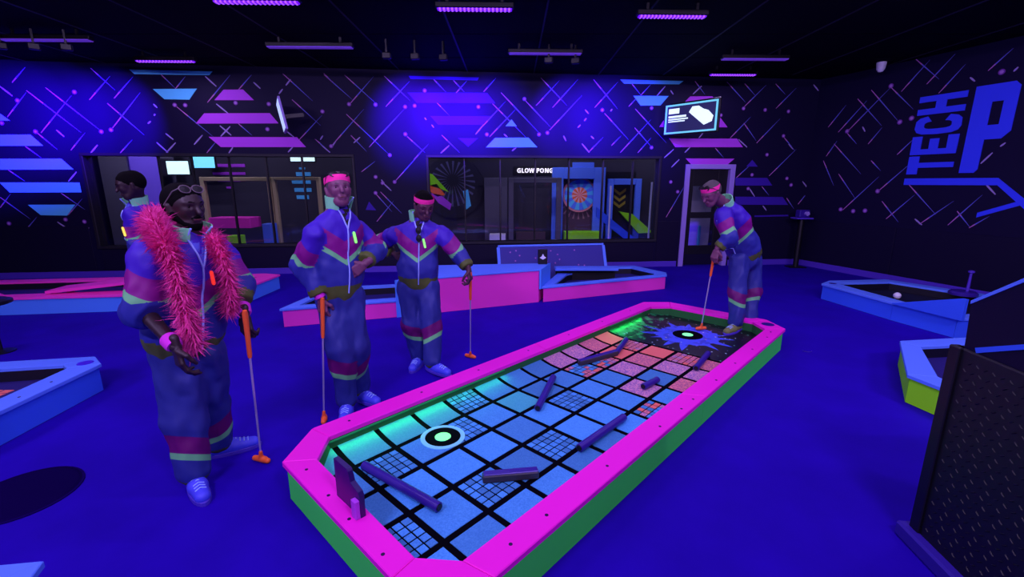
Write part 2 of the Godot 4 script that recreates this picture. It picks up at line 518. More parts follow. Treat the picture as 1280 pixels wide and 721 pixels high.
const STROKES := [[-8.06, 3.54, -8.31, 3.3], [-8.51, 3.24, -8.35, 3.09], [-8.13, 3.15, -8.5, 2.76], [-7.82, 3.23, -7.08, 2.54], [-8.12, 3.18, -7.41, 2.52], [-7.45, 3.11, -8.04, 2.51], [-8.1, 2.51, -7.84, 2.24], [-7.79, 2.56, -7.69, 2.45], [-7.35, 2.52, -7.63, 2.23], [-7.07, 3.55, -6.75, 3.21], [-6.79, 3.43, -7.18, 3.05], [-6.43, 3.43, -6.79, 3.08], [-6.91, 3.0, -6.41, 2.49], [-6.36, 3.18, -6.9, 2.6], [-7.19, 2.32, -7.32, 2.19], [-6.62, 2.41, -6.85, 2.19], [-6.18, 3.0, -6.13, 2.94], [-6.18, 2.84, -6.2, 2.81], [-6.27, 2.72, -6.32, 2.68], [-6.06, 2.52, -5.95, 2.42], [-6.23, 2.37, -6.07, 2.2], [-5.92, 2.37, -6.1, 2.2], [-8.33, 2.29, -8.12, 2.1], [-5.98, 3.47, -5.79, 3.26], [-5.6, 3.45, -5.79, 3.25], [-5.28, 3.46, -5.12, 3.3], [-4.87, 3.49, -5.3, 3.04], [-4.52, 3.5, -4.76, 3.26], [-4.5, 3.38, -4.4, 3.28], [-5.81, 2.96, -5.28, 2.47], [-5.16, 3.02, -4.98, 2.86], [-5.15, 2.66, -4.98, 2.5], [-4.98, 2.65, -5.16, 2.48], [-4.85, 2.71, -4.63, 2.5], [-5.46, 2.5, -5.62, 2.34], [-5.25, 2.39, -5.43, 2.2], [-4.98, 2.3, -5.06, 2.2], [-4.0, 3.53, -3.54, 3.09], [-3.89, 3.11, -3.44, 2.68], [-4.03, 3.28, -4.1, 3.2], [-3.88, 3.44, -3.97, 3.34], [-3.31, 3.55, -3.12, 3.35], [-3.4, 2.86, -3.84, 2.43], [-3.56, 2.45, -3.31, 2.22], [-3.42, 2.51, -3.47, 2.44], [-4.04, 2.58, -3.92, 2.48], [-3.96, 2.31, -4.05, 2.22], [-3.2, 2.42, -3.28, 2.32], [-3.31, 3.53, -2.85, 3.12], [-2.96, 3.53, -2.44, 3.06], [-2.46, 3.52, -2.91, 3.05], [-2.28, 3.53, -1.84, 3.12], [-1.84, 3.45, -2.28, 3.02], [-2.98, 2.88, -2.28, 2.2], [-2.67, 2.97, -3.28, 2.34], [-1.96, 2.98, -2.62, 2.32], [-2.93, 2.52, -2.67, 2.24], [-2.77, 2.49, -2.89, 2.39], [-1.93, 2.51, -1.62, 2.23], [-1.55, 2.38, -1.83, 2.1], [-1.43, 3.51, -1.2, 3.28], [-1.06, 3.48, -0.87, 3.29], [-0.82, 3.48, -1.03, 3.26], [-1.37, 3.1, -1.15, 2.88], [-1.3, 2.54, -0.98, 2.23], [-1.17, 2.36, -1.33, 2.22], [-0.29, 3.54, -0.52, 3.3], [-0.53, 2.73, -0.68, 2.56], [-1.48, 2.72, -1.44, 2.67], [-1.6, 2.84, -1.57, 2.8], [-3.48, 2.37, -3.32, 2.22], [-0.2, 3.29, 0.53, 2.58], [-0.36, 3.1, 0.27, 2.51], [0.07, 3.01, -0.42, 2.52], [-0.12, 3.14, -0.6, 2.65], [0.24, 3.17, 0.73, 2.7], [0.53, 3.56, 1.03, 3.09], [0.88, 3.52, 0.45, 3.08], [1.23, 3.55, 0.76, 3.05], [1.31, 3.27, 0.71, 2.65], [1.52, 3.55, 2.01, 3.04], [1.99, 3.52, 1.56, 3.06], [1.38, 3.02, 1.45, 2.95], [1.41, 2.87, 1.37, 2.82], [1.3, 2.75, 1.25, 2.7], [0.98, 2.55, 1.03, 2.46], [1.51, 2.55, 1.57, 2.5], [1.34, 2.41, 1.49, 2.25], [1.75, 2.53, 1.47, 2.25], [1.76, 2.96, 2.25, 2.49], [1.9, 3.04, 1.87, 3.0], [2.1, 2.56, 1.92, 2.38], [2.35, 3.05, 3.01, 2.44], [2.36, 2.71, 2.73, 2.35], [2.67, 2.86, 2.1, 2.25], [2.7, 2.53, 2.45, 2.25], [2.25, 3.5, 2.44, 3.3], [2.63, 3.49, 2.44, 3.29], [2.91, 3.46, 2.76, 3.29], [2.41, 3.29, 2.22, 3.09], [-0.15, 2.57, -0.09, 2.52], [0.08, 2.33, 0.0, 2.27], [3.02, 3.39, 3.08, 3.32], [3.49, 3.56, 3.71, 3.33], [3.63, 3.48, 3.47, 3.33], [4.13, 3.56, 4.55, 3.2], [4.49, 3.54, 4.73, 3.33], [4.93, 3.52, 4.53, 3.12], [5.12, 3.55, 5.35, 3.36], [5.56, 3.48, 5.19, 3.1], [5.91, 3.55, 6.03, 3.44], [4.56, 2.82, 4.86, 2.49], [4.69, 2.94, 4.31, 2.54], [5.3, 2.91, 4.87, 2.45], [5.43, 2.57, 5.71, 2.3], [4.48, 2.52, 4.68, 2.37], [4.02, 2.35, 4.21, 2.17], [3.17, 2.32, 2.99, 2.16], [3.51, 2.37, 3.4, 2.26], [3.74, 2.63, 3.66, 2.53], [5.55, 2.44, 5.66, 2.34], [5.73, 2.34, 5.22, 1.82], [4.82, 2.06, 4.52, 1.78], [5.96, 1.71, 6.13, 1.54], [6.13, 1.53, 5.93, 1.25], [5.66, 1.38, 5.85, 1.16], [4.83, 1.57, 4.96, 1.41], [5.09, 1.61, 5.27, 1.43], [5.16, 1.23, 5.25, 1.13], [-8.68, 1.9, -8.46, 1.71], [-7.61, 1.87, -7.77, 1.71], [-7.93, 1.51, -7.6, 1.22], [-7.61, 1.41, -7.89, 1.13], [-8.91, 1.44, -8.51, 1.06], [-8.73, 1.5, -8.95, 1.26], [-8.4, 1.1, -8.63, 0.87], [-8.09, 1.01, -7.94, 0.88], [-7.73, 0.9, -7.59, 0.9], [-2.57, 1.5, -2.28, 1.15], [-2.24, 1.35, -2.57, 0.97], [-2.44, 1.74, -2.38, 1.65], [-2.47, 1.52, -2.1, 1.12], [-1.57, 2.36, -2.22, 1.68], [-2.41, 1.68, -2.27, 1.54], [-2.53, 2.07, -2.79, 1.88], [3.49, 1.69, 3.12, 1.01], [3.3, 2.13, 3.15, 1.98]]
const DOTS := [[-8.29, 3.02], [-8.61, 2.66], [-7.09, 2.54], [-7.39, 3.17], [-8.12, 2.53], [-6.93, 2.57], [-5.84, 2.99], [-5.67, 2.99], [-4.84, 3.04], [-4.29, 3.03], [-4.36, 2.61], [-3.39, 2.92], [-3.29, 2.33], [-2.92, 3.05], [-2.46, 3.05], [-1.94, 3.02], [-1.77, 3.04], [-1.96, 2.55], [-2.26, 2.18], [-1.58, 3.3], [-0.62, 3.04], [-0.47, 2.56], [0.23, 3.19], [0.51, 2.57], [0.67, 2.6], [1.71, 3.02], [2.67, 3.07], [2.72, 2.35], [4.52, 3.09], [4.97, 3.07], [5.46, 3.05], [4.07, 2.96], [5.42, 2.59], [5.12, 2.23], [4.8, 1.57], [4.85, 1.84], [5.61, 1.77], [5.72, 1.64], [-8.87, 0.99], [-7.95, 1.05], [-7.65, 1.01], [-2.54, 1.79], [-2.42, 1.68], [-2.56, 1.5], [-2.2, 1.7], [3.16, 1.7], [3.32, 1.51]]
const PANELS := [["b", [[-8.97, 2.81], [-8.6, 2.81], [-8.47, 2.7], [-8.99, 2.7]]], ["b", [[-9.16, 2.47], [-8.21, 2.48], [-8.05, 2.3], [-9.21, 2.29]]], ["b", [[-9.26, 2.08], [-7.81, 2.09], [-7.65, 1.91], [-9.3, 1.9]]], ["b", [[-8.86, 1.69], [-7.6, 1.69], [-7.6, 1.52], [-8.74, 1.52]]], ["b", [[-8.5, 1.31], [-7.74, 1.31], [-7.91, 1.12], [-8.33, 1.13]]], ["b", [[-6.47, 3.54], [-5.15, 3.54], [-5.21, 3.48], [-6.4, 3.47]]], ["b", [[-6.15, 3.24], [-5.44, 3.26], [-5.59, 3.08], [-5.99, 3.08]]], ["p", [[-5.01, 3.25], [-4.69, 3.26], [-4.53, 3.09], [-5.18, 3.08]]], ["p", [[-5.38, 2.86], [-4.29, 2.88], [-4.16, 2.71], [-5.54, 2.69]]], ["p", [[-5.36, 2.47], [-3.87, 2.48], [-3.73, 2.31], [-5.18, 2.3]]], ["v", [[-1.85, 3.54], [-0.6, 3.54], [-0.63, 3.49], [-1.82, 3.49]]], ["v", [[-1.88, 3.26], [-0.46, 3.28], [-0.31, 3.11], [-1.73, 3.09]]], ["v", [[-1.5, 2.87], [-0.39, 2.88], [-0.54, 2.73], [-1.36, 2.72]]], ["v", [[-1.0, 2.49], [-0.64, 2.49], [-0.82, 2.34]]], ["b", [[-0.01, 2.83], [0.09, 2.71], [-0.12, 2.71]]], ["b", [[-0.32, 2.5], [0.31, 2.51], [0.48, 2.34], [-0.49, 2.33]]], ["b", [[2.03, 3.56], [3.26, 3.56], [3.18, 3.5], [2.11, 3.49]]], ["b", [[2.3, 3.28], [2.99, 3.29], [2.84, 3.12], [2.45, 3.11]]], ["p", [[3.42, 3.29], [3.86, 3.3], [3.98, 3.19], [3.31, 3.18]]], ["p", [[2.96, 2.9], [4.06, 2.92], [4.23, 2.74], [2.85, 2.73]]], ["p", [[3.06, 2.52], [4.45, 2.53], [4.59, 2.37], [3.2, 2.36]]], ["p", [[3.43, 2.15], [4.44, 2.15], [4.3, 2.03], [3.56, 2.03]]], ["v", [[4.82, 2.13], [4.95, 2.0], [4.71, 2.0]]], ["v", [[4.5, 1.78], [5.18, 1.78], [5.31, 1.63], [4.52, 1.63]]], ["v", [[4.54, 1.41], [5.57, 1.4], [5.71, 1.24], [4.56, 1.25]]], ["v", [[-2.69, 1.34], [-2.57, 1.18], [-2.76, 1.19]]], ["v", [[5.0, 1.03], [5.74, 1.04], [5.75, 1.01], [5.01, 1.0]]]]
const RSTROKES := [[0.99, 3.28, 1.53, 2.69], [0.77, 3.17, 1.27, 2.65], [1.31, 3.27, 1.72, 2.86], [1.31, 3.27, 0.67, 2.61], [0.94, 3.11, 0.5, 2.62], [1.28, 2.62, 1.09, 2.36], [0.68, 2.58, 0.88, 2.38], [1.83, 3.58, 1.49, 3.17], [1.61, 3.65, 2.01, 3.26], [2.16, 3.59, 1.85, 3.22], [2.32, 3.41, 2.04, 3.05], [2.84, 3.5, 2.61, 3.26], [0.45, 2.41, 1.05, 1.84], [0.5, 2.46, 0.33, 2.19], [0.57, 3.09, 0.28, 2.73], [1.19, 2.07, 1.38, 1.89], [0.63, 1.85, 1.01, 1.41], [1.37, 1.79, 0.82, 1.18], [1.85, 2.02, 1.39, 1.53], [1.86, 1.66, 2.33, 1.19], [1.98, 1.49, 1.61, 1.07], [1.49, 1.37, 1.81, 1.03], [2.53, 1.41, 2.13, 1.02], [2.05, 1.1, 2.17, 1.01], [2.86, 1.51, 2.52, 1.04], [2.6, 1.26, 2.8, 1.03], [3.0, 1.21, 2.79, 1.02], [2.86, 1.68, 3.01, 1.52], [1.82, 2.4, 1.6, 2.15], [2.87, 2.11, 2.76, 1.96], [2.41, 3.21, 2.48, 3.14], [2.94, 3.24, 2.9, 3.19], [2.99, 2.24, 2.94, 2.19], [0.94, 2.67, 1.0, 2.58], [0.28, 2.11, 0.57, 1.63]]
const RDOTS := [[2.77, 3.21], [1.55, 2.68], [1.72, 2.72], [1.39, 1.54], [0.78, 1.19], [1.23, 1.19], [1.02, 1.17], [0.67, 2.62], [1.31, 3.29]]

const WIN := [[-7.46, -2.95], [-1.56, 2.89]]
const SILL := 0.57
const HEAD := 2.14

func back_wall() -> void:
	# local frame: x along the wall, y up, z into the room
	var w := Node3D.new()
	w.name = "wall_back"
	add_child(w)
	w.position = Vector3(0, 0, -9.03)
	w.rotation.y = BACK_YAW
	w.set_meta("kind", "structure")
	var t := -0.16
	wall_frame_box(w, "wall_section", Vector3(-11.4, HEAD, t), Vector3(6.6, CEIL_H, 0), M.wall)
	wall_frame_box(w, "wall_section", Vector3(-11.4, 0, t), Vector3(WIN[0][0], HEAD, 0), M.wall)
	wall_frame_box(w, "wall_section", Vector3(WIN[0][1], 0, t), Vector3(WIN[1][0], HEAD, 0), M.wall)
	wall_frame_box(w, "wall_section", Vector3(WIN[1][1], 0, t), Vector3(3.5, HEAD, 0), M.wall)
	wall_frame_box(w, "wall_section", Vector3(4.42, 0, t), Vector3(6.6, HEAD, 0), M.wall)
	wall_frame_box(w, "wall_section", Vector3(3.5, 2.0, t), Vector3(4.42, HEAD, 0), M.wall)
	for k in 2:
		wall_frame_box(w, "wall_section", Vector3(WIN[k][0], 0, t), Vector3(WIN[k][1], SILL, 0), M.wall)
	# dado panels below the mural
	var xs := [[-11.3, -9.6], [-9.58, -7.6], [WIN[0][1] + 0.02, WIN[1][0] - 0.02], [WIN[1][1] + 0.06, 3.40], [4.54, 5.98]]
	for x in xs: wall_frame_box(w, "dado_panel", Vector3(x[0], 0.12, 0), Vector3(x[1], 0.93, 0.012), M.dado, 0.004)
	xs = [[-7.46, -5.2], [-5.18, -2.95], [-1.56, 0.6], [0.62, 2.89]]
	for x in xs: wall_frame_box(w, "dado_panel", Vector3(x[0], 0.12, 0), Vector3(x[1], SILL - 0.06, 0.012), M.dado, 0.004)
	for k in PANELS.size():
		var s := Shape.new()
		s.plate(v2(PANELS[k][1]), 0.0, 0.006)
		put("stripe_panel", s.mesh(), {"b": M.print_blue, "p": M.print_purple, "v": M.print_violet}[PANELS[k][0]], w)
	for a in STROKES: put("neon_stroke", stroke_mesh(a[0], a[1], a[2], a[3]), M.stroke, w)
	var dm := dot_mesh(0.036)
	for a in DOTS: put("neon_dot", dm, M.stroke, w, Vector3(a[0], a[1], 0.0))
	# baseboard
	var bb := Node3D.new()
	bb.name = "baseboard_back"
	bb.set_meta("kind", "structure")
	add_child(bb)
	bb.transform = w.transform
	for x in [[-11.3, 3.40], [4.52, 6.02]]:
		put("board", span(Vector3(x[0], 0, 0.0), Vector3(x[1], 0.115, 0.02), 0.004), M.base, bb)
	# windows
	var nm := [6, 7]
	var cuts := [[-6.30, -5.75, -5.12, -4.48, -3.85], [-0.90, -0.22, 0.46, 1.12, 1.80, 2.40]]
	for k in 2:
		var win := Node3D.new()
		win.name = "window_%d" % (k + 1)
		win.set_meta("kind", "structure")
		add_child(win)
		win.transform = w.transform
		var x0: float = WIN[k][0]
		var x1: float = WIN[k][1]
		put("window_frame", span(Vector3(x0 - 0.05, HEAD, -0.17), Vector3(x1 + 0.05, HEAD + 0.05, 0.02), 0.005), M.dark, win)
		put("window_frame", span(Vector3(x0 - 0.05, SILL - 0.05, -0.17), Vector3(x1 + 0.05, SILL, 0.03), 0.005), M.dark, win)
		put("window_frame", span(Vector3(x0 - 0.05, SILL, -0.17), Vector3(x0, HEAD, 0.02), 0.005), M.dark, win)
		put("window_frame", span(Vector3(x1, SILL, -0.17), Vector3(x1 + 0.05, HEAD, 0.02), 0.005), M.dark, win)
		var edges: Array = [x0] + cuts[k] + [x1]
		for j in edges.size() - 1:
			put("pane", span(Vector3(edges[j] + 0.008, SILL, -0.095), Vector3(edges[j + 1] - 0.008, HEAD, -0.085)), M.glass, win)
			if j > 0: put("mullion", span(Vector3(edges[j] - 0.014, SILL, -0.12), Vector3(edges[j] + 0.014, HEAD, -0.06), 0.003), M.black, win)
	# door
	var d := Node3D.new()
	d.name = "door_1"
	d.set_meta("kind", "structure")
	add_child(d)
	d.transform = w.transform
	put("door_frame", span(Vector3(3.44, 0, -0.16), Vector3(3.54, 2.04, 0.03), 0.006), M.frame_lilac, d)
	put("door_frame", span(Vector3(4.38, 0, -0.16), Vector3(4.48, 2.04, 0.03), 0.006), M.frame_lilac, d)
	put("door_frame", span(Vector3(3.54, 1.95, -0.16), Vector3(4.38, 2.04, 0.03), 0.006), M.frame_lilac, d)
	var lf := put("door_leaf", span(Vector3(3.55, 0.02, -0.10), Vector3(3.66, 1.94, -0.05), 0.004), M.black, d)
	put("stile", span(Vector3(4.18, 0.02, -0.10), Vector3(4.37, 1.94, -0.05), 0.004), M.black, lf)
	put("rail", span(Vector3(3.66, 1.62, -0.10), Vector3(4.18, 1.94, -0.05), 0.004), M.black, lf)
	put("rail", span(Vector3(3.66, 0.98, -0.10), Vector3(4.18, 1.10, -0.05), 0.004), M.black, lf)
	put("rail", span(Vector3(3.66, 0.02, -0.10), Vector3(4.18, 0.42, -0.05), 0.004), M.black, lf)
	put("kick_plate", span(Vector3(3.58, 0.03, -0.05), Vector3(4.34, 0.24, -0.046)), M.dado, lf)
	put("pane", span(Vector3(3.66, 1.10, -0.08), Vector3(4.18, 1.62, -0.072)), M.glass, lf)
	put("pane", span(Vector3(3.66, 0.42, -0.08), Vector3(4.18, 0.98, -0.072)), M.glass, lf)
	var hs := Shape.new()
	hs.tube([Vector3(4.26, 1.02, -0.05), Vector3(4.26, 1.02, 0.0), Vector3(4.15, 1.02, 0.0)], [0.01, 0.01, 0.01], 8)
	put("door_handle", hs.mesh(), M.chrome, d)

func right_wall() -> void:
	var w := Node3D.new()
	w.name = "wall_right"
	add_child(w)
	w.set_meta("kind", "structure")
	var dr := Vector3(0.32, 0, 0.947).normalized()
	w.transform = Transform3D(Basis(dr, Vector3.UP, dr.cross(Vector3.UP)), Vector3(6.03, 0, -9.64))
	# dr x up points (-z side): make sure z looks into the room
	wall_frame_box(w, "wall_section", Vector3(-0.2, 0, -0.2), Vector3(15.6, CEIL_H, 0), M.wall)
	for k in 6:
		wall_frame_box(w, "dado_panel", Vector3(0.02 + k * 1.8, 0.12, 0), Vector3(1.8 + k * 1.8, 0.93, 0.012), M.dado, 0.004)
	for a in RSTROKES: put("neon_stroke", stroke_mesh(a[0], a[1], a[2], a[3]), M.stroke, w)
	var dm := dot_mesh(0.04)
	for a in RDOTS: put("neon_dot", dm, M.stroke, w, Vector3(a[0], a[1], 0.0))
	var bb := Node3D.new()
	bb.name = "baseboard_right"
	bb.set_meta("kind", "structure")
	add_child(bb)
	bb.transform = w.transform
	put("board", span(Vector3(0, 0, 0), Vector3(15, 0.115, 0.02), 0.004), M.base, bb)
	# TECH P lettering, the word TECH turned to read upwards
	var sg := thing("wall_sign", "big bright blue TECH P lettering with underline on the dark right wall", "sign")
	sg.transform = w.transform
	sg.position += w.transform.basis.z * 0.001
	var lw := 0.63
	var letters := {"T": [[0.0, 0.76, 1.0, 1.0], [0.36, 0.0, 0.64, 0.78]],
		"E": [[0.0, 0.0, 0.30, 1.0], [0.0, 0.0, 1.0, 0.22], [0.0, 0.78, 1.0, 1.0], [0.0, 0.40, 0.85, 0.60]],
		"H": [[0.0, 0.0, 0.32, 1.0], [0.68, 0.0, 1.0, 1.0], [0.2, 0.40, 0.8, 0.62]]}
	var y := 1.82
	for ch in ["T", "E", "C", "H"]:
		var hgt := 0.285
		var s := Shape.new()
		# letter space (u right, v up) -> wall: u runs up, v runs to the left
		if ch == "C":
			var outer := []
			var inner := []
			for k in 13:
				var a := lerpf(0.30, TAU - 0.30, k / 12.0)
				var ex := signf(cos(a)) * pow(absf(cos(a)), 0.6)
				var ey := signf(sin(a)) * pow(absf(sin(a)), 0.6)
				outer.append(Vector2(0.5 + 0.5 * ex, 0.5 + 0.5 * ey))
				inner.append(Vector2(0.5 + 0.20 * ex, 0.5 + 0.30 * ey))
			for k in 12:
				var pl := PackedVector2Array()
				for q in [outer[k], outer[k + 1], inner[k + 1], inner[k]]: pl.append(Vector2(2.43 - q.y * lw, y + q.x * hgt))
				s.plate(pl, 0, 0.012)
		else:
			var zz := 0.012
			for r in letters[ch]:
				zz += 0.0007
				s.plate(v2([[2.43 - r[1] * lw, y + r[0] * hgt], [2.43 - r[3] * lw, y + r[0] * hgt], [2.43 - r[3] * lw, y + r[2] * hgt], [2.43 - r[1] * lw, y + r[2] * hgt]]), 0, zz)
		put("letter", s.mesh(), M.sign_blue, sg)
		y += 0.308
	var ps := Shape.new()
	ps.plate(v2([[2.52, 1.83], [2.70, 1.83], [2.74, 1.88], [2.74, 3.06], [2.52, 3.06]]), 0, 0.012)
	ps.plate(v2([[2.74, 3.06], [2.96, 3.06], [3.02, 3.0], [3.02, 2.82], [2.74, 2.82]]), 0, 0.012)
	ps.plate(v2([[2.87, 2.82], [3.02, 2.82], [3.02, 2.50], [2.87, 2.50]]), 0, 0.012)
	ps.plate(v2([[2.74, 2.50], [3.02, 2.50], [3.02, 2.40], [2.93, 2.30], [2.74, 2.30]]), 0, 0.012)
	put("letter", ps.mesh(), M.sign_blue, sg)
	put("underline", span(Vector3(1.79, 1.65, 0), Vector3(3.0, 1.755, 0.012)), M.sign_blue, sg)
	var zs := Shape.new()
	zs.plate(v2([[3.0, 1.755], [3.0, 1.66], [3.55, 1.15], [3.62, 1.22]]), 0, 0.012)
	zs.plate(v2([[2.85, 1.18], [2.85, 1.25], [3.7, 1.62], [3.7, 1.55]]), 0, 0.006)
	put("zigzag_line", zs.mesh(), M.sign_blue, sg)

# ==================================================================== the hall beyond the windows, with reflections in the glass built as solids
const HALL := [["wall_screen", "reflection of a white screen, built behind the left window beside a cyan one", "screen", -9.03, 1.87, -8.4, 2.26, -12.4, 0.05, "scw", ""], ["wall_screen", "reflection of a cyan screen, built behind the left window", "screen", -8.6, 2.04, -7.9, 2.39, -12.7, 0.05, "scr", ""], ["wall_screen", "pale framed screen high beyond the left window near blue stripes", "screen", -5.83, 2.2, -5.14, 2.38, -12.5, 0.05, "scw", ""], ["reflected_stripe", "reflected purple mural stripe, built behind the left window", "stripe", -8.16, 2.1, -7.4, 2.19, -13.18, 0.02, "p", "purple stripes beyond the window"], ["reflected_stripe", "reflected purple mural stripe, built behind the left window", "stripe", -8.33, 1.89, -7.42, 1.97, -13.18, 0.02, "p", "purple stripes beyond the window"], ["reflected_stripe", "reflected purple mural stripe, built behind the left window", "stripe", -8.22, 1.71, -7.58, 1.8, -13.18, 0.02, "p", "purple stripes beyond the window"], ["reflected_stripe", "reflected purple mural stripe, built behind the left window", "stripe", -8.0, 1.52, -7.79, 1.58, -13.18, 0.02, "p", "purple stripes beyond the window"], ["reflected_stripe", "reflected pale blue mural stripe, built behind the left window", "stripe", -5.91, 2.04, -5.74, 2.1, -13.18, 0.02, "b", "blue stripes beyond the window"], ["reflected_stripe", "reflected pale blue mural stripe, built behind the left window", "stripe", -6.01, 1.86, -5.6, 1.97, -13.18, 0.02, "b", "blue stripes beyond the window"], ["reflected_stripe", "reflected pale blue mural stripe, built behind the left window", "stripe", -6.15, 1.65, -5.62, 1.76, -13.18, 0.02, "b", "blue stripes beyond the window"], ["reflected_stripe", "reflected pale blue mural stripe, built behind the left window", "stripe", -6.1, 1.43, -5.62, 1.54, -13.18, 0.02, "b", "blue stripes beyond the window"], ["reflected_stripe", "reflected pale blue mural stripe, built behind the left window", "stripe", -6.06, 1.23, -5.71, 1.34, -13.18, 0.02, "b", "blue stripes beyond the window"], ["arch_frame", "reflected pale yellowish door frame, built behind the left window", "frame", -7.64, 0.0, -5.9, 1.82, -11.6, 0.1, "y", ""], ["arch_frame", "reflected narrow pale yellowish frame, built behind the left window beside blue stripes", "frame", -5.88, 0.0, -4.71, 1.82, -11.6, 0.08, "y", ""], ["low_block", "pink low course block beyond the left window", "block", -7.33, 0.61, -6.33, 0.86, -11.2, 0.5, "pk", ""], ["low_block", "small green block on the floor beyond the left window", "block", -6.52, 0.0, -6.26, 0.5, -10.5, 0.3, "g", ""], ["low_block", "small blue block beyond the left window", "block", -5.95, 0.0, -5.74, 0.73, -11.0, 0.3, "bl", ""], ["poster", "violet swirl poster beyond the left window", "poster", -10.73, 0.0, -9.3, 2.47, -12.6, 0.03, "v", ""], ["grey_panel", "dim grey wall panel beyond the left window", "panel", -10.85, 0.0, -10.11, 2.46, -12.5, 0.05, "gr", ""], ["grey_panel", "dim grey wall panel behind the white screen", "panel", -9.89, 0.0, -9.16, 2.49, -12.9, 0.05, "gr", ""], ["arch_frame", "grey door frame under the glowing sign", "frame", -0.09, 0.0, 1.28, 1.81, -12.2, 0.13, "gr", ""], ["arch_frame", "tall bright blue frame around the dartboard panel", "frame", 1.07, 0.0, 2.48, 2.08, -12.6, 0.3, "bl", ""], ["arch_frame", "lower blue frame around the arrow board", "frame", 2.57, 0.0, 3.48, 1.79, -12.7, 0.16, "bl", ""], ["low_block", "lime green strip on the floor below the dartboard", "block", 1.39, 0.0, 2.35, 0.42, -12.1, 0.4, "g", ""], ["top_block", "blue block on top of the tall blue frame", "block", 1.61, 2.08, 2.18, 2.21, -12.6, 0.12, "bl", ""], ["grey_panel", "dim grey wall panel with small lit text in the middle of the right window", "panel", -0.76, 0.0, -0.13, 1.82, -12.9, 0.05, "gr", ""], ["white_post", "thin pale post beyond the right window", "post", 2.49, 0.0, 2.52, 1.61, -11.9, 0.08, "w", ""], ["white_post", "thin pale post at the right end of the right window", "post", 3.61, 0.0, 3.59, 1.69, -12.1, 0.08, "w", ""], ["low_block", "white box on the floor beyond the right window", "block", -0.59, 0.0, -0.17, 0.37, -12.0, 0.3, "w", ""], ["brown_panel", "dim brown lit counter front beyond the right window", "panel", 0.11, 0.0, 0.92, 0.37, -12.6, 0.2, "br", ""], ["grey_panel", "pale panel added behind the glazed door for reflections in its panes", "panel", 4.39, 0.0, 4.92, 1.8, -11.5, 0.05, "w", ""], ["white_post", "narrow post added behind the lower door glass as a bright reflection", "post", 4.57, 0.0, 4.63, 0.66, -11.3, 0.05, "b", ""]]  # left-window screens, stripes, yellowish frames and the door panel and post stand for reflections

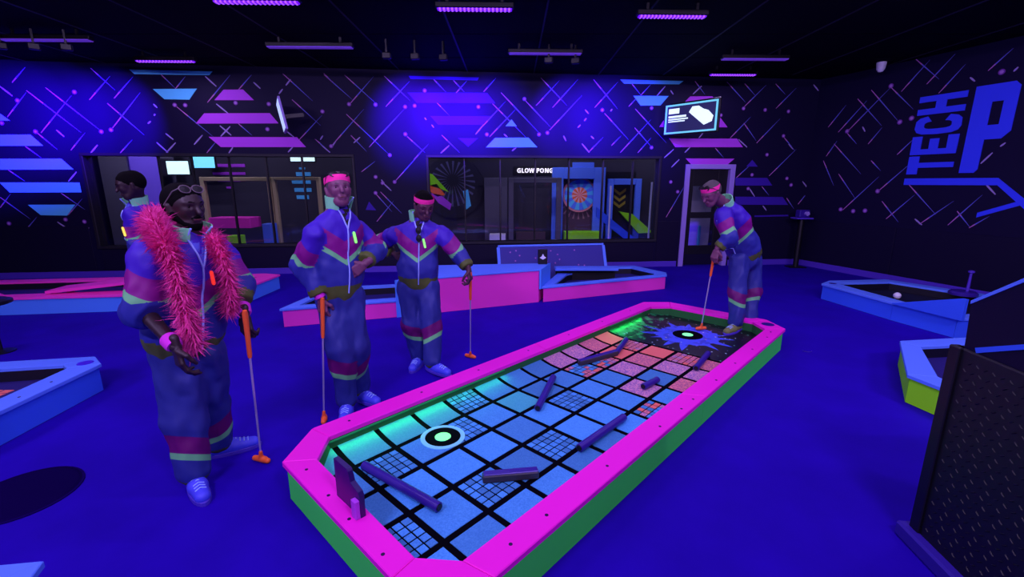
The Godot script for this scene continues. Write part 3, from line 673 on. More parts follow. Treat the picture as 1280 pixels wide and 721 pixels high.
func neighbour_hall() -> void:
	structure("wall_far", span(Vector3(-13, 0, -13.4), Vector3(8, CEIL_H, -13.2)), mat(Color(0.17, 0.16, 0.22), 0.7))
	structure("wall_far_side", span(Vector3(7.0, 0, -13.2), Vector3(7.2, CEIL_H, -9.9)), M.wall)
	var cols := {"w": M.white, "p": M.print_purple, "b": M.print_blue, "bl": M.blue_rim, "y": mat(Color(0.78, 0.72, 0.52), 0.7), "pk": M.pink_side, "g": M.lime, "k": M.black, "v": mat(Color(0.55, 0.42, 1.0), 0.7), "gr": mat(Color(0.35, 0.34, 0.40), 0.7), "br": mat(Color(0.28, 0.20, 0.24), 0.7),
		"scr": glow_mat(Color(0.45, 0.85, 1.0), 1.0), "scw": glow_mat(Color(0.85, 1.0, 1.0), 1.0)}
	for a in HALL:
		var t := thing(a[0], a[1], a[2], Vector3((a[3] + a[5]) / 2, a[4], a[7]), 0.0, a[10])
		var hw: float = (a[5] - a[3]) / 2
		var hh: float = a[6] - a[4]
		match a[0]:
			"wall_screen":
				put("casing", span(Vector3(-hw, 0, -0.05), Vector3(hw, hh, 0), 0.01), M.black, t)
				put("screen", span(Vector3(-hw + 0.03, 0.03, 0), Vector3(hw - 0.03, hh - 0.03, 0.006)), cols[a[9]], t)
			"arch_frame":
				put("post", span(Vector3(-hw, 0, -0.06), Vector3(-hw + a[8], hh, 0.06), 0.01), cols[a[9]], t)
				put("post", span(Vector3(hw - a[8], 0, -0.06), Vector3(hw, hh, 0.06), 0.01), cols[a[9]], t)
				put("lintel", span(Vector3(-hw + a[8], hh - a[8], -0.06), Vector3(hw - a[8], hh, 0.06), 0.01), cols[a[9]], t)
			_:
				put("panel", span(Vector3(-hw, 0, -a[8]), Vector3(hw, hh, 0), 0.008), cols[a[9]], t)
	# sign
	var sg := thing("lit_sign", "glowing white GLOW PONG letters beyond the window", "sign", Vector3(0.64, 1.93, -13.14))
	var tm := TextMesh.new()
	tm.text = "GLOW PONG"
	tm.font_size = 32
	tm.pixel_size = 0.0052
	tm.depth = 0.03
	var sf := SystemFont.new()
	sf.font_names = ["Droid Sans"]
	sf.font_weight = 800
	tm.font = sf
	put("sign_letters", tm, glow_mat(Color(0.95, 0.92, 1.0), 1.5), sg, Vector3(0, 0.08, 0))
	put("sign_backing", span(Vector3(-0.6, -0.03, -0.06), Vector3(0.6, 0.2, -0.025)), M.black, sg)
	area(sg, Vector3(0, 0.08, 0.06), Vector3(0, PI, 0), Vector2(1.0, 0.15), Color(0.9, 0.9, 1.0), 0.12)
	# dart wheel
	var dw := thing("dart_wheel", "round dartboard wheel with blue segments and orange star centre on a rayed panel", "dartboard", Vector3(1.83, 1.36, -12.72))
	var back := Shape.new()
	back.tube([Vector3(0, 0, -0.05), Vector3(0, 0, 0)], [0.46, 0.46], 36)
	put("rim", back.mesh(), mat(Color(1.0, 0.62, 0.62), 0.6), dw)
	for k in 20:
		var s := Shape.new()
		var a1 := TAU * k / 20
		var a2 := TAU * (k + 1) / 20
		s.plate(v2([[cos(a1) * 0.21, sin(a1) * 0.21], [cos(a1) * 0.41, sin(a1) * 0.41], [cos(a2) * 0.41, sin(a2) * 0.41], [cos(a2) * 0.21, sin(a2) * 0.21]]), 0.0, 0.012)
		put("segment", s.mesh(), M.blue_rim if k % 2 else M.print_blue, dw)
		var s2 := Shape.new()
		s2.plate(v2([[cos(a1) * 0.03, sin(a1) * 0.03], [cos(a1) * 0.21, sin(a1) * 0.21], [cos(a2) * 0.21, sin(a2) * 0.21], [cos(a2) * 0.03, sin(a2) * 0.03]]), 0.0, 0.014)
		put("segment", s2.mesh(), M.orange if k % 2 else mat(Color(1.0, 0.72, 0.7), 0.6), dw)
	# rays on the panel behind the wheel
	var rp := thing("ray_panel", "brown panel printed with radiating rays behind the dartboard", "panel", Vector3(1.83, 0.45, -12.80))
	put("panel", span(Vector3(-0.68, -0.45, -0.04), Vector3(0.68, 1.58, 0)), mat(Color(0.34, 0.23, 0.30), 0.7), rp)
	for k in 28:
		var a1 := TAU * k / 28
		var s := Shape.new()
		var q := []
		for e in [[a1, 0.47], [a1 - 0.04, 0.66], [a1 + 0.04, 0.66]]:
			q.append([cos(e[0]) * e[1], 0.91 + sin(e[0]) * e[1]])
		s.plate(v2(q), 0.0, 0.004)
		put("ray", s.mesh(), mat(Color(0.66, 0.48, 0.52), 0.7), rp)
	# round mural with a bright leaping fish
	var mu := thing("round_mural", "round mural of a green and orange fish with pale rays seen through the window", "mural", Vector3(-1.65, 1.55, -13.148))
	var ms := Shape.new()
	ms.tube([Vector3(0, 0, -0.05), Vector3(0, 0, 0)], [0.85, 0.85], 40)
	put("disc", ms.mesh(), mat(Color(0.10, 0.09, 0.16), 0.7), mu)
	for k in 22:
		var a1 := TAU * k / 22 + 0.1
		var s := Shape.new()
		s.plate(v2([[cos(a1) * 0.15, sin(a1) * 0.15 + 0.2], [cos(a1 + 0.05) * 0.62, sin(a1 + 0.05) * 0.62 + 0.1], [cos(a1 - 0.05) * 0.62, sin(a1 - 0.05) * 0.62 + 0.1]]), 0, 0.004)
		put("ray", s.mesh(), mat(Color(0.36, 0.36, 0.50), 0.7), mu)
	var fish := [["g", [[-0.75, 0.42], [-0.55, 0.36], [-0.12, -0.12], [-0.30, -0.05], [-0.62, 0.05]]], ["o", [[-0.70, 0.05], [-0.45, 0.10], [-0.22, -0.20], [-0.45, -0.25], [-0.62, -0.12]]], ["v", [[-0.62, -0.15], [-0.35, -0.2], [-0.05, -0.45], [-0.1, -0.62], [-0.42, -0.42]]], ["c", [[0.28, -0.1], [0.42, -0.05], [0.5, -0.5], [0.36, -0.6]]], ["b", [[-0.80, 0.25], [-0.72, 0.62], [-0.66, 0.62], [-0.74, 0.25]]]]
	for f in fish:
		var s := Shape.new()
		s.plate(v2(f[1]), 0, 0.008)
		put("patch", s.mesh(), {"g": M.lime, "o": M.orange, "v": M.print_purple, "c": M.print_blue, "b": M.blue_rim}[f[0]], mu)
	# arrow board and green slide
	var ab := thing("arrow_board", "black board with yellow lettering blocks and chevrons beyond the window", "board", Vector3(2.95, 0.72, -12.85))
	put("board", span(Vector3(-0.42, -0.72, -0.04), Vector3(0.42, 1.25, 0)), M.black, ab)
	for k in 3:
		var s := Shape.new()
		var yy := 0.62 - k * 0.17
		s.plate(v2([[-0.16, yy + 0.12], [0, yy], [0.16, yy + 0.12], [0.16, yy + 0.20], [0, yy + 0.08], [-0.16, yy + 0.20]]), 0, 0.006)
		put("chevron", s.mesh(), mat(Color(0.62, 0.55, 0.12), 0.6), ab)
	for k in 7:
		put("letter_block", span(Vector3(-0.32 + k * 0.095, 0.92, 0), Vector3(-0.25 + k * 0.095, 1.05, 0.006)), mat(Color(0.50, 0.45, 0.12), 0.6), ab)
	var gs := thing("green_slide", "bright green chute sloping out of the black board", "slide", Vector3(3.2, 0.25, -12.5))
	var ss := Shape.new()
	ss.plate(v2([[-0.32, 0.68], [0.02, 0.62], [0.62, 0.12], [0.22, 0.10]]), -0.1, 0.05)
	put("chute", ss.mesh(), M.lime, gs)
	put("chute_leg", span(Vector3(-0.05, -0.25, -0.08), Vector3(0.05, 0.45, 0.0)), M.black, gs)
	var bs := thing("blue_brace", "slanting blue board running down beside the arrow board", "board", Vector3(2.75, 0.0, -12.40))
	var b2 := Shape.new()
	b2.plate(v2([[-0.5, 1.05], [-0.5, 0.80], [0.55, 0.0], [0.85, 0.0]]), -0.05, 0.05)
	put("board", b2.mesh(), M.blue_deep, bs)
	# unseen lamps added to light that hall
	for p in [Vector3(-9.8, 3.5, -10.8), Vector3(-7.2, 3.5, -11.0), Vector3(-3.4, 3.5, -11.1), Vector3(0.8, 3.5, -11.3), Vector3(4.2, 3.5, -11.4)]:
		var l := thing("added_hall_lamp", "unseen ceiling lamp added to light the hall beyond the windows", "lamp", p, 0.0, "lamps added in the hall beyond")
		put("housing", span(Vector3(-0.5, 0, -0.06), Vector3(0.5, 0.15, 0.06), 0.01), M.black, l)
		put("lamp_strip", span(Vector3(-0.48, -0.01, -0.05), Vector3(0.48, 0.002, 0.05)), M.uv_lamp, l)
		area(l, Vector3(0, -0.03, -0.03), Vector3(-PI / 2 + 0.7, 0, 0), Vector2(0.9, 0.1), Color(0.80, 0.76, 1.0), 3.2)

# ==================================================================== courses
func mitred(o: Array, i: Array, gap: float, y0: float, y1: float) -> Array:
	# one board per side between an outer and an inner outline, gap at the joints
	var out := []
	for k in o.size():
		var j := (k + 1) % o.size()
		var a := Vector2(o[k][0], o[k][1])
		var b := Vector2(o[j][0], o[j][1])
		var c := Vector2(i[j][0], i[j][1])
		var d := Vector2(i[k][0], i[k][1])
		var n: int = maxi(1, int(a.distance_to(b) / 1.7))
		for s in n:
			var p0 := float(s) / n
			var p1 := float(s + 1) / n
			var e := gap / maxf(a.distance_to(b), 0.05) * 0.5
			var q := PackedVector2Array([a.lerp(b, p0 + e), a.lerp(b, p1 - e), d.lerp(c, p1 - e), d.lerp(c, p0 + e)])
			var sh := Shape.new()
			sh.prism(q, y0, y1, 0.004)
			out.append(sh.mesh())
	return out

func inset(o: Array, by: float) -> Array:
	var poly := v2(o)
	var r := []
	var n := poly.size()
	var cw := Geometry2D.is_polygon_clockwise(poly)
	for k in n:
		var e0 := (poly[k] - poly[(k + n - 1) % n]).normalized()
		var e1 := (poly[(k + 1) % n] - poly[k]).normalized()
		var n0 := Vector2(-e0.y, e0.x) * (-1.0 if cw else 1.0)
		var n1 := Vector2(-e1.y, e1.x) * (-1.0 if cw else 1.0)
		var m := (n0 + n1).normalized()
		var q := poly[k] + m * by / maxf(0.3, m.dot(n0))
		r.append([q.x, q.y])
	return r

func rim_course(t: Node3D, o: Array, i: Array, rim: Material, side: Material, liner: Material, top := RIM_H, bed_y := 0.12, bed: Material = null) -> void:
	for m in mitred(o, i, 0.004, top - 0.028, top): put("rim_board", m, rim, t)
	var si := inset(o, 0.018)
	var sj := inset(o, 0.038)
	for m in mitred(si, sj, 0.003, 0.004, top - 0.028): put("side_panel", m, side, t)
	for k in i.size():
		var j := (k + 1) % i.size()
		var a := Vector3(i[k][0], 0, i[k][1])
		var b := Vector3(i[j][0], 0, i[j][1])
		var nn := (b - a).cross(Vector3.UP).normalized()
		var ce := Vector3.ZERO
		for q in i: ce += Vector3(q[0], 0, q[1]) / i.size()
		if nn.dot(ce - a) > 0: nn = -nn     # outwards
		var s := Shape.new()
		var u0 := Vector3(0, bed_y - 0.02, 0)
		var u1 := Vector3(0, top - 0.028, 0)
		var th := nn * 0.012
		s.quad(a + u0, b + u0, b + u1, a + u1, -nn)
		s.quad(a + u0 + th, b + u0 + th, b + u1 + th, a + u1 + th, nn)
		s.quad(a + u0, b + u0, b + u0 + th, a + u0 + th, Vector3.DOWN)
		put("liner_board", s.mesh(), liner, t)
	if bed:
		var s := Shape.new()
		s.prism(v2(i), bed_y - 0.02, bed_y)
		put("bed", s.mesh(), bed, t)

func cup(t: Node3D, x: float, y: float, z: float, r: float, ring: Material, lit: Material) -> void:
	var s := Shape.new()
	s.lathe([[r, 0.0], [r, 0.004], [r * 0.80, 0.005], [r * 0.80, 0.0]], Vector3.ZERO, 36)
	put("cup_ring", s.mesh(), ring, t, Vector3(x, y, z))
	s = Shape.new()
	s.lathe([[r * 0.80, 0.0], [r * 0.79, 0.003], [r * 0.38, 0.003], [r * 0.36, 0.0]], Vector3.ZERO, 36)
	put("cup_collar", s.mesh(), M.grout, t, Vector3(x, y, z))
	s = Shape.new()
	s.lathe([[r * 0.36, 0.004], [r * 0.30, 0.006], [r * 0.2, 0.003], [0.0, 0.003]], Vector3.ZERO, 24)
	put("cup_light", s.mesh(), lit, t, Vector3(x, y, z))

func bed_height(w: float) -> float:
	# the playing surface sweeps up towards the far rail
	return 0.118 + 0.034 * pow(clampf((0.40 - w) / 0.235, 0, 1), 2.0)

func bed_patch(u0: float, u1: float, w0: float, w1: float, lift: float, seg: int, th := 0.003) -> ArrayMesh:
	var s := Shape.new()
	for k in seg:
		var a := lerpf(w0, w1, float(k) / seg)
		var b := lerpf(w0, w1, float(k + 1) / seg)
		var ya := bed_height(a) + lift
		var yb := bed_height(b) + lift
		s.quad(Vector3(u0, ya, a), Vector3(u1, ya, a), Vector3(u1, yb, b), Vector3(u0, yb, b), Vector3.UP)
		for u in [u0, u1]:
			s.quad(Vector3(u, ya, a), Vector3(u, yb, b), Vector3(u, yb - th, b), Vector3(u, ya - th, a), Vector3(-1 if u == u0 else 1, 0, 0))
	for w in [w0, w1]:
		var y := bed_height(w) + lift
		s.quad(Vector3(u0, y, w), Vector3(u1, y, w), Vector3(u1, y - th, w), Vector3(u0, y - th, w), Vector3(0, 0, -1 if w == w0 else 1))
	return s.mesh()

func main_course() -> void:
	# local frame: x along the course, z across it from the far rail to the near rail
	var at := Vector3(-1.216, 0, -2.534)
	var t := thing("golf_course", "long mini golf course with pink rim, green sides and lit blue tiles", "golf course", at, COURSE_YAW)
	var o := [[0.0, 0.0], [4.17, 0.0], [4.39, 0.235], [4.39, 1.345], [4.17, 1.58], [0.0, 1.58], [-0.27, 1.30], [-0.26, 0.225]]
	var i := [[0.03, 0.165], [4.03, 0.175], [4.20, 0.34], [4.20, 1.26], [4.02, 1.43], [-0.03, 1.43], [-0.15, 1.28], [-0.12, 0.34]]
	rim_course(t, o, i, M.pink, M.green, M.inner_green)
	put("bed", bed_patch(-0.20, 4.28, 0.155, 1.52, 0.0, 12, 0.03), M.grout, t)
	# screws in the rim
	var sm := Shape.new()
	sm.lathe([[0.0085, 0.0], [0.0085, 0.0015], [0.0, 0.0015]], Vector3.ZERO, 10)
	var smm := sm.mesh()
	for q in [[-0.20, 0.39], [-0.215, 0.67], [-0.225, 0.89], [-0.23, 1.175], [0.16, 1.512], [0.395, 1.512], [0.90, 1.512], [1.47, 1.53], [1.78, 1.53], [1.97, 1.53], [2.4, 1.53], [2.85, 1.52], [3.3, 1.52], [3.75, 1.52], [3.95, 1.5], [0.2, 0.08], [0.75, 0.08], [1.3, 0.08], [1.9, 0.08], [2.5, 0.08], [3.1, 0.08], [3.7, 0.08]]:
		put("screw", smm, M.screw, t, Vector3(q[0], RIM_H, q[1]))
	var dk := Shape.new()
	dk.lathe([[0.062, 0.0], [0.062, 0.002], [0.0, 0.002]], Vector3.ZERO, 24)
	put("corner_disc", dk.mesh(), M.bar, t, Vector3(4.21, RIM_H, 1.405))
	# tiles
	var wb := [0.165, 0.39, 0.66, 0.93, 1.20, 1.47]
	var mosaic := {"4,0": 0, "1,1": 0, "3,1": 0, "0,3": 0, "2,3": 0, "6,2": 0, "4,3": 0, "8,1": 1, "9,1": 1, "11,1": 2, "11,3": 2, "7,4": 1}
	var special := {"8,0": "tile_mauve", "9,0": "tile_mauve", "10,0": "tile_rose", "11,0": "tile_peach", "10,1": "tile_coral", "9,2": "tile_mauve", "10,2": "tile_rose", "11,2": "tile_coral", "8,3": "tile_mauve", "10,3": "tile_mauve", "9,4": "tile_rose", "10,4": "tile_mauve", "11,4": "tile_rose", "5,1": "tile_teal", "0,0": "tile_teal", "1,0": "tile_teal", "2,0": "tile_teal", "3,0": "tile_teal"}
	var g := 0.0185
	for k in 12:
		var u0 := -0.22 + 0.275 * k
		for r in 5:
			var key := "%d,%d" % [k, r]
			var w0: float = wb[r] + (g if r > 0 else 0.0)
			var w1: float = wb[r + 1] - g
			if mosaic.has(key):
				for a in 5:
					for b in 5:
						var du := (0.275 - 2 * g + 0.0085) / 5.0
						var dw := (w1 - w0 + 0.0085) / 5.0
						var cu := u0 + g + a * du
						var cw := w0 + b * dw
						var kind: int = mosaic[key]
						var m: Material = M["tile_blue_%d" % rng.randi_range(0, 3)]
						if kind == 2 or (kind == 1 and rng.randf() < 0.5): m = [M.tile_coral, M.tile_rose, M.tile_rose, M.tile_mauve][rng.randi_range(0, 3)]
						put("mosaic_chip", bed_patch(cu, cu + du - 0.0085, cw, cw + dw - 0.0085, 0.003, 1 if r > 0 else 2), m, t)
			else:
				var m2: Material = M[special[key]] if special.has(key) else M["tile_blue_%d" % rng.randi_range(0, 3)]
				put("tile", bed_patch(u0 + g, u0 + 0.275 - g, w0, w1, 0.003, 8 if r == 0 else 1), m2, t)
	# printed star field at the far end, with green light painted in
	var im := Image.create(468, 560, false, Image.FORMAT_RGB8)
	var fn := FastNoiseLite.new()
	fn.seed = 9
	fn.frequency = 0.02
	var spikes := []
	for k in 15: spikes.append([TAU * k / 15.0 + rng.randf_range(-0.12, 0.12), rng.randf_range(0.30, 0.52), rng.randf_range(0.06, 0.13)])
	for py in 560:
		for px in 468:
			var u := 3.08 + px * 0.0025
			var w := 0.16 + py * 0.0025
			var d := Vector2(u - 3.616, w - 0.80)
			var ra := d.length()
			var an := d.angle()
			var c := Color(0.035, 0.035, 0.09)
			if ra > 0.56 and w > 0.7:
				im.set_pixel(px, py, c)
				continue
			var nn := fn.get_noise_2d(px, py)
			if nn + (0.42 - w) * 2.2 - absf(u - 3.35) * 0.6 > 0.12: c = Color(0.10, 0.36, 0.20).lerp(Color(0.16, 0.62, 0.36), clampf(nn + 0.5, 0, 1))  # glow of the green rail light, painted into the print
			var inside := ra < 0.31 + nn * 0.06
			for s in (spikes if ra < 0.56 and not inside else []):
				var da := absf(wrapf(an - s[0], -PI, PI))
				if ra < s[1] and da < s[2] * (1.0 - ra / s[1]) * 3.0: inside = true
			if inside: c = Color(0.26, 0.36, 0.95) if nn > -0.2 else Color(0.20, 0.28, 0.80)
			im.set_pixel(px, py, c)
	for k in 150:
		var cx := rng.randi_range(4, 460)
		var cy := rng.randi_range(4, 552)
		var rr := rng.randi_range(2, 6)
		im.fill_rect(Rect2i(cx, cy, rr, rr), [Color(0.8, 0.95, 1.0), Color(0.7, 0.8, 1.0), Color(1.0, 0.75, 0.6), Color(0.5, 0.9, 0.7)][k % 4])
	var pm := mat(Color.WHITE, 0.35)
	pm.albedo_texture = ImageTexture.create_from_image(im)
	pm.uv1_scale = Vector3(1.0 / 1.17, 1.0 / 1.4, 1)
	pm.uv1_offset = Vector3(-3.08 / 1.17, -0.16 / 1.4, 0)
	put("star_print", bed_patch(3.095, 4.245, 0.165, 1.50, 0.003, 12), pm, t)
	var lit := glow_mat(Color(0.45, 1.0, 0.55), 1.3)
	cup(t, 0.60, 0.121, 0.505, 0.14, mat(Color(0.55, 0.95, 0.98), 0.5), lit)
	cup(t, 3.63, 0.121, 0.80, 0.15, M.grout, lit)
	# green light strip tucked under the far rail
	for e in [[0.75, 1.5, 0.095], [3.45, 0.7, 0.05]]:
		put("led_strip", span(Vector3(e[0] - e[1] / 2, 0.196, 0.168), Vector3(e[0] + e[1] / 2, 0.204, 0.178)), glow_mat(Color(0.1, 0.6, 0.3), 0.12), t)
		area(t, Vector3(e[0], 0.19, 0.19), Vector3(-0.75, PI, 0), Vector2(e[1], 0.02), Color(0.10, 1.0, 0.42), e[2])
	# end plate standing on the near rim
	var ep := Shape.new()
	ep.plate(v2([[0.0, 0.0], [0.225, 0.0], [0.225, 0.105], [0.215, 0.125], [0.15, 0.145], [0.135, 0.19], [0.125, 0.2], [0.0, 0.2]]), -0.012, 0.012)
	var epo := put("end_plate", ep.mesh(), mat(Color(0.16, 0.06, 0.36), 0.35), t, Vector3(-0.175, RIM_H, 0.70))
	epo.rotation.y = -PI / 2
	put("slot_trim", span(Vector3(0.17, 0.0, 0.012), Vector3(0.185, 0.08, 0.015)), M.black, epo)
	put("foot_block", span(Vector3(0.185, 0.0, 0.012), Vector3(0.225, 0.09, 0.035), 0.003), M.print_purple, epo)
	# loose bumper bars lying on the tiles: [u0, w0, u1, w1, look]
	var bars := [[0.086, 0.452, 0.16, 1.033, 0, "long dark blue bumper bar lying next to the stepped end plate"], [0.467, 1.013, 0.705, 1.204, 1, "short dark grey square bumper bar on a mosaic tile"], [1.05, 1.231, 1.566, 1.233, 0, "long dark blue bumper bar lying along the near pink rail"],
		[1.261, 0.729, 1.756, 0.48, 0, "dark blue bumper bar slanting over plain blue tiles mid-course"], [2.09, 1.098, 2.292, 1.117, 0, "shortest stubby blue bumper bar on a speckled tile"], [2.152, 0.453, 2.602, 0.56, 1, "flat dark bumper bar on orange mosaic by far rail"], [2.60, 0.56, 2.98, 0.44, 0, "dark blue bumper bar angled at the painted green light of the star print"], [2.73, 1.25, 3.16, 1.19, 0, "dark blue bumper bar pointing from rose tiles into the star print"]]
	var bs := t.transform
	for b in bars:
		var p: Vector3 = bs * Vector3(b[0], 0.1235, b[1])
		var q: Vector3 = bs * Vector3(b[2], 0.1235, b[3])
		var d := q - p
		var bt := thing("bumper_bar", b[5], "bumper bar", (p + q) / 2, atan2(-d.z, d.x), "bumper bars on the long course")
		var L := d.length() / 2
		var r := 0.026
		if b[4] == 0:
			var s := Shape.new()
			s.tube([Vector3(-L, r, 0), Vector3(-L + 0.004, r, 0), Vector3(L - 0.004, r, 0), Vector3(L, r, 0)], [r - 0.004, r, r, r - 0.004], 18)
			put("bar_body", s.mesh(), M.bar, bt)
			for e in [-1, 1]:
				var s2 := Shape.new()
				s2.tube([Vector3(e * (L - 0.001), r, 0), Vector3(e * (L + 0.004), r, 0)], [r - 0.007, r - 0.009], 14)
				put("end_cap", s2.mesh(), M.black, bt)
		else:
			put("bar_body", span(Vector3(-L, 0, -0.024), Vector3(L, 0.042, 0.024), 0.005), M.bar_grey, bt)
			put("pad_strip", span(Vector3(-L + 0.004, 0.042, -0.022), Vector3(L - 0.004, 0.05, 0.022), 0.003), M.bar, bt)

func simple_course(label: String, o: Array, i: Array, rim: Material, side: Material, liner: Material, bed: Material, top := RIM_H) -> Node3D:
	var ce := Vector3.ZERO
	for q in o: ce += Vector3(q[0], 0, q[1]) / o.size()
	var oo := []
	var ii := []
	for q in o: oo.append([q[0] - ce.x, q[1] - ce.z])
	for q in i: ii.append([q[0] - ce.x, q[1] - ce.z])
	var t := thing("golf_course", label, "golf course", ce)
	rim_course(t, oo, ii, rim, side, liner, top, 0.12, bed)
	return t

func other_courses() -> void:
	# left, behind the man with the boa: pink rim on blue sides
	var a := simple_course("low course with pink rim and blue sides behind the man in the boa", [[-8.2, -5.53], [-4.05, -6.10], [-3.79, -6.36], [-3.77, -7.34], [-4.05, -7.42], [-8.3, -6.82]], [[-6.75, -5.95], [-4.3, -6.38], [-4.02, -6.62], [-4.02, -7.12], [-4.2, -7.2], [-8.0, -6.66]], M.pink_side, M.blue_side, M.bed_dark, M.bed_blue)
	var c := a.position
	var rs := Shape.new()
	rs.plate(v2([[-0.5, 0.0], [0.5, 0.10], [0.5, 0.14], [-0.5, 0.04]]), -0.18, 0.18)
	var ro := put("ramp_board", rs.mesh(), M.pink_side, a, Vector3(-5.75, 0.24, -6.2) - c)
	ro.rotation.y = 0.12
	put("ramp_post", span(Vector3(-5.33, 0.12, -6.22) - c, Vector3(-5.27, 0.33, -6.16) - c), M.pink_side, a)
	put("ramp_post", span(Vector3(-6.13, 0.12, -6.22) - c, Vector3(-6.07, 0.245, -6.16) - c), M.pink_side, a)
	var kn := Shape.new()
	kn.lathe([[0.0, 0.56], [0.13, 0.557], [0.17, 0.54], [0.17, 0.51], [0.13, 0.495], [0.0, 0.495]], Vector3.ZERO, 28)
	var knob := thing("round_stool", "small round-topped black stand by the pink-rimmed course", "stand", Vector3(-5.22, 0, -4.44))
	put("top_pad", kn.mesh(), M.black, knob)
	kn = Shape.new()
	kn.lathe([[0.11, 0.0], [0.11, 0.01], [0.015, 0.025], [0.012, 0.497]], Vector3.ZERO, 20)
	put("post", kn.mesh(), M.black, knob)
	put("bolt_cap", span(Vector3(-0.05, 0.557, -0.03), Vector3(0.05, 0.566, 0.03), 0.003), M.chrome, knob)
	# centre back: pink sides, blue rim, raised middle
	var b := thing("golf_course", "long low course with pink sides and blue rim below the windows, raised middle block", "golf course", Vector3(0.1, 0, -6.6))
	c = b.position
	var lo := [[-2.75, -5.24], [-1.46, -5.67], [-1.10, -6.75], [-2.6, -6.40]]
	var li := [[-2.60, -5.42], [-1.50, -5.80], [-1.24, -6.62], [-2.50, -6.28]]
	var ro2 := [[0.42, -6.41], [2.50, -7.28], [2.56, -7.50], [2.20, -8.15], [1.55, -8.12], [0.75, -7.45]]
	var ri := [[0.62, -6.60], [2.30, -7.32], [2.36, -7.50], [2.10, -7.98], [1.60, -7.96], [0.90, -7.36]]
	for pr in [[lo, li], [ro2, ri]]:
		var oo := []
		var ii := []
		for q in pr[0]: oo.append([q[0] - c.x, q[1] - c.z])
		for q in pr[1]: ii.append([q[0] - c.x, q[1] - c.z])
		rim_course(b, oo, ii, M.blue_rim, M.pink_side, M.bed_dark, RIM_H, 0.12, M.bed_blue)
	var blk := [[-1.46, -5.67], [0.40, -6.43], [0.56, -6.95], [-1.10, -6.75]]
	var bo := []
	for q in blk: bo.append([q[0] - c.x, q[1] - c.z])
	var s := Shape.new()
	s.prism(v2(inset(bo, 0.018)), 0.004, 0.468)
	put("raised_block", s.mesh(), M.pink_side, b)
	s = Shape.new()
	s.prism(v2(bo), 0.468, 0.49, 0.004)
	put("block_top", s.mesh(), M.blue_rim, b)
	s = Shape.new()
	s.prism(v2([[0.39 - c.x, -6.425 - c.z], [0.565 - c.x, -6.955 - c.z], [0.59 - c.x, -6.95 - c.z], [0.415 - c.x, -6.42 - c.z]]), 0.20, 0.488)
	put("end_panel", s.mesh(), M.blue_side, b)
	s = Shape.new()
	s.prism(v2([[-1.475 - c.x, -5.655 - c.z], [-1.42 - c.x, -5.68 - c.z], [-1.42 - c.x, -5.71 - c.z], [-1.475 - c.x, -5.70 - c.z]]), 0.004, 0.488)
	put("end_panel", s.mesh(), M.blue_side, b)
	# leaning back board with printed dots
	var bb := Node3D.new()
	bb.name = "back_board"
	b.add_child(bb)
	bb.position = Vector3(0.72, 0.12, -7.62) - c
	bb.rotation = Vector3(-0.45, 0.16, 0)
	put("board", span(Vector3(-0.90, 0, -0.03), Vector3(0.90, 0.56, 0), 0.004), mat(Color(0.13, 0.10, 0.55), 0.6), bb)
	put("edge_strip", span(Vector3(-0.93, 0.56, -0.035), Vector3(0.93, 0.595, 0.012), 0.004), M.blue_rim, bb)
	put("edge_strip", span(Vector3(-0.95, 0, -0.035), Vector3(-0.90, 0.56, 0.012), 0.004), M.blue_rim, bb)
	put("edge_strip", span(Vector3(0.90, 0, -0.035), Vector3(0.95, 0.56, 0.012), 0.004), M.blue_rim, bb)
	var dm := dot_mesh(0.016)
	for k in 16: put("printed_dot", dm, M.stroke, bb, Vector3(rng.randf_range(-0.8, 0.8), rng.randf_range(0.1, 0.5), 0.0))
	put("opening_shade", span(Vector3(0.72, 0.12, -7.50) - c, Vector3(1.70, 0.30, -7.44) - c), M.black, b)  # solid black slab stands in for the shade inside the opening
	put("opening_shelf", span(Vector3(0.70, 0.30, -7.52) - c, Vector3(1.72, 0.34, -7.30) - c, 0.004), M.blue_rim, b)
	var fb := thing("course_sign", "small black box with white mark standing on the raised pink block", "sign", Vector3(0.46, 0.492, -6.85), 0.1)
	put("box", span(Vector3(-0.07, 0, -0.03), Vector3(0.07, 0.22, 0.03), 0.006), M.black, fb)
	var mk := Shape.new()
	mk.plate(v2([[-0.05, 0.10], [0.0, 0.07], [0.05, 0.10], [0.02, 0.12], [0.0, 0.16], [-0.02, 0.12]]), 0.03, 0.034)
	put("white_mark", mk.mesh(), M.white, fb)
	# printed swirl on the low beds
	s = Shape.new()
	s.lathe([[0.17, 0.0], [0.16, 0.003], [0.07, 0.003], [0.06, 0.0]], Vector3.ZERO, 28)
	put("cup_collar", s.mesh(), M.black, b, Vector3(-1.66, 0.12, -6.02) - c)
	s = Shape.new()
	s.lathe([[0.06, 0.004], [0.03, 0.006], [0.0, 0.006]], Vector3.ZERO, 20)
	put("cup_insert", s.mesh(), M.white, b, Vector3(-1.66, 0.12, -6.02) - c)
	for q in [[1.35, -7.45, 0.30, 0.3], [1.75, -7.45, 0.24, -0.4], [2.0, -7.62, 0.20, 0.8], [1.55, -7.70, 0.22, 0.1], [-1.95, -6.15, 0.2, 0.2], [-2.1, -5.8, 0.2, -0.5]]:
		var so := put("printed_streak", span(Vector3(-q[2], 0, -0.02), Vector3(q[2], 0.003, 0.02)), M.print_violet if q[3] > 0 else M.print_purple, b, Vector3(q[0], 0.12, q[1]) - c)
		so.rotation.y = q[3]
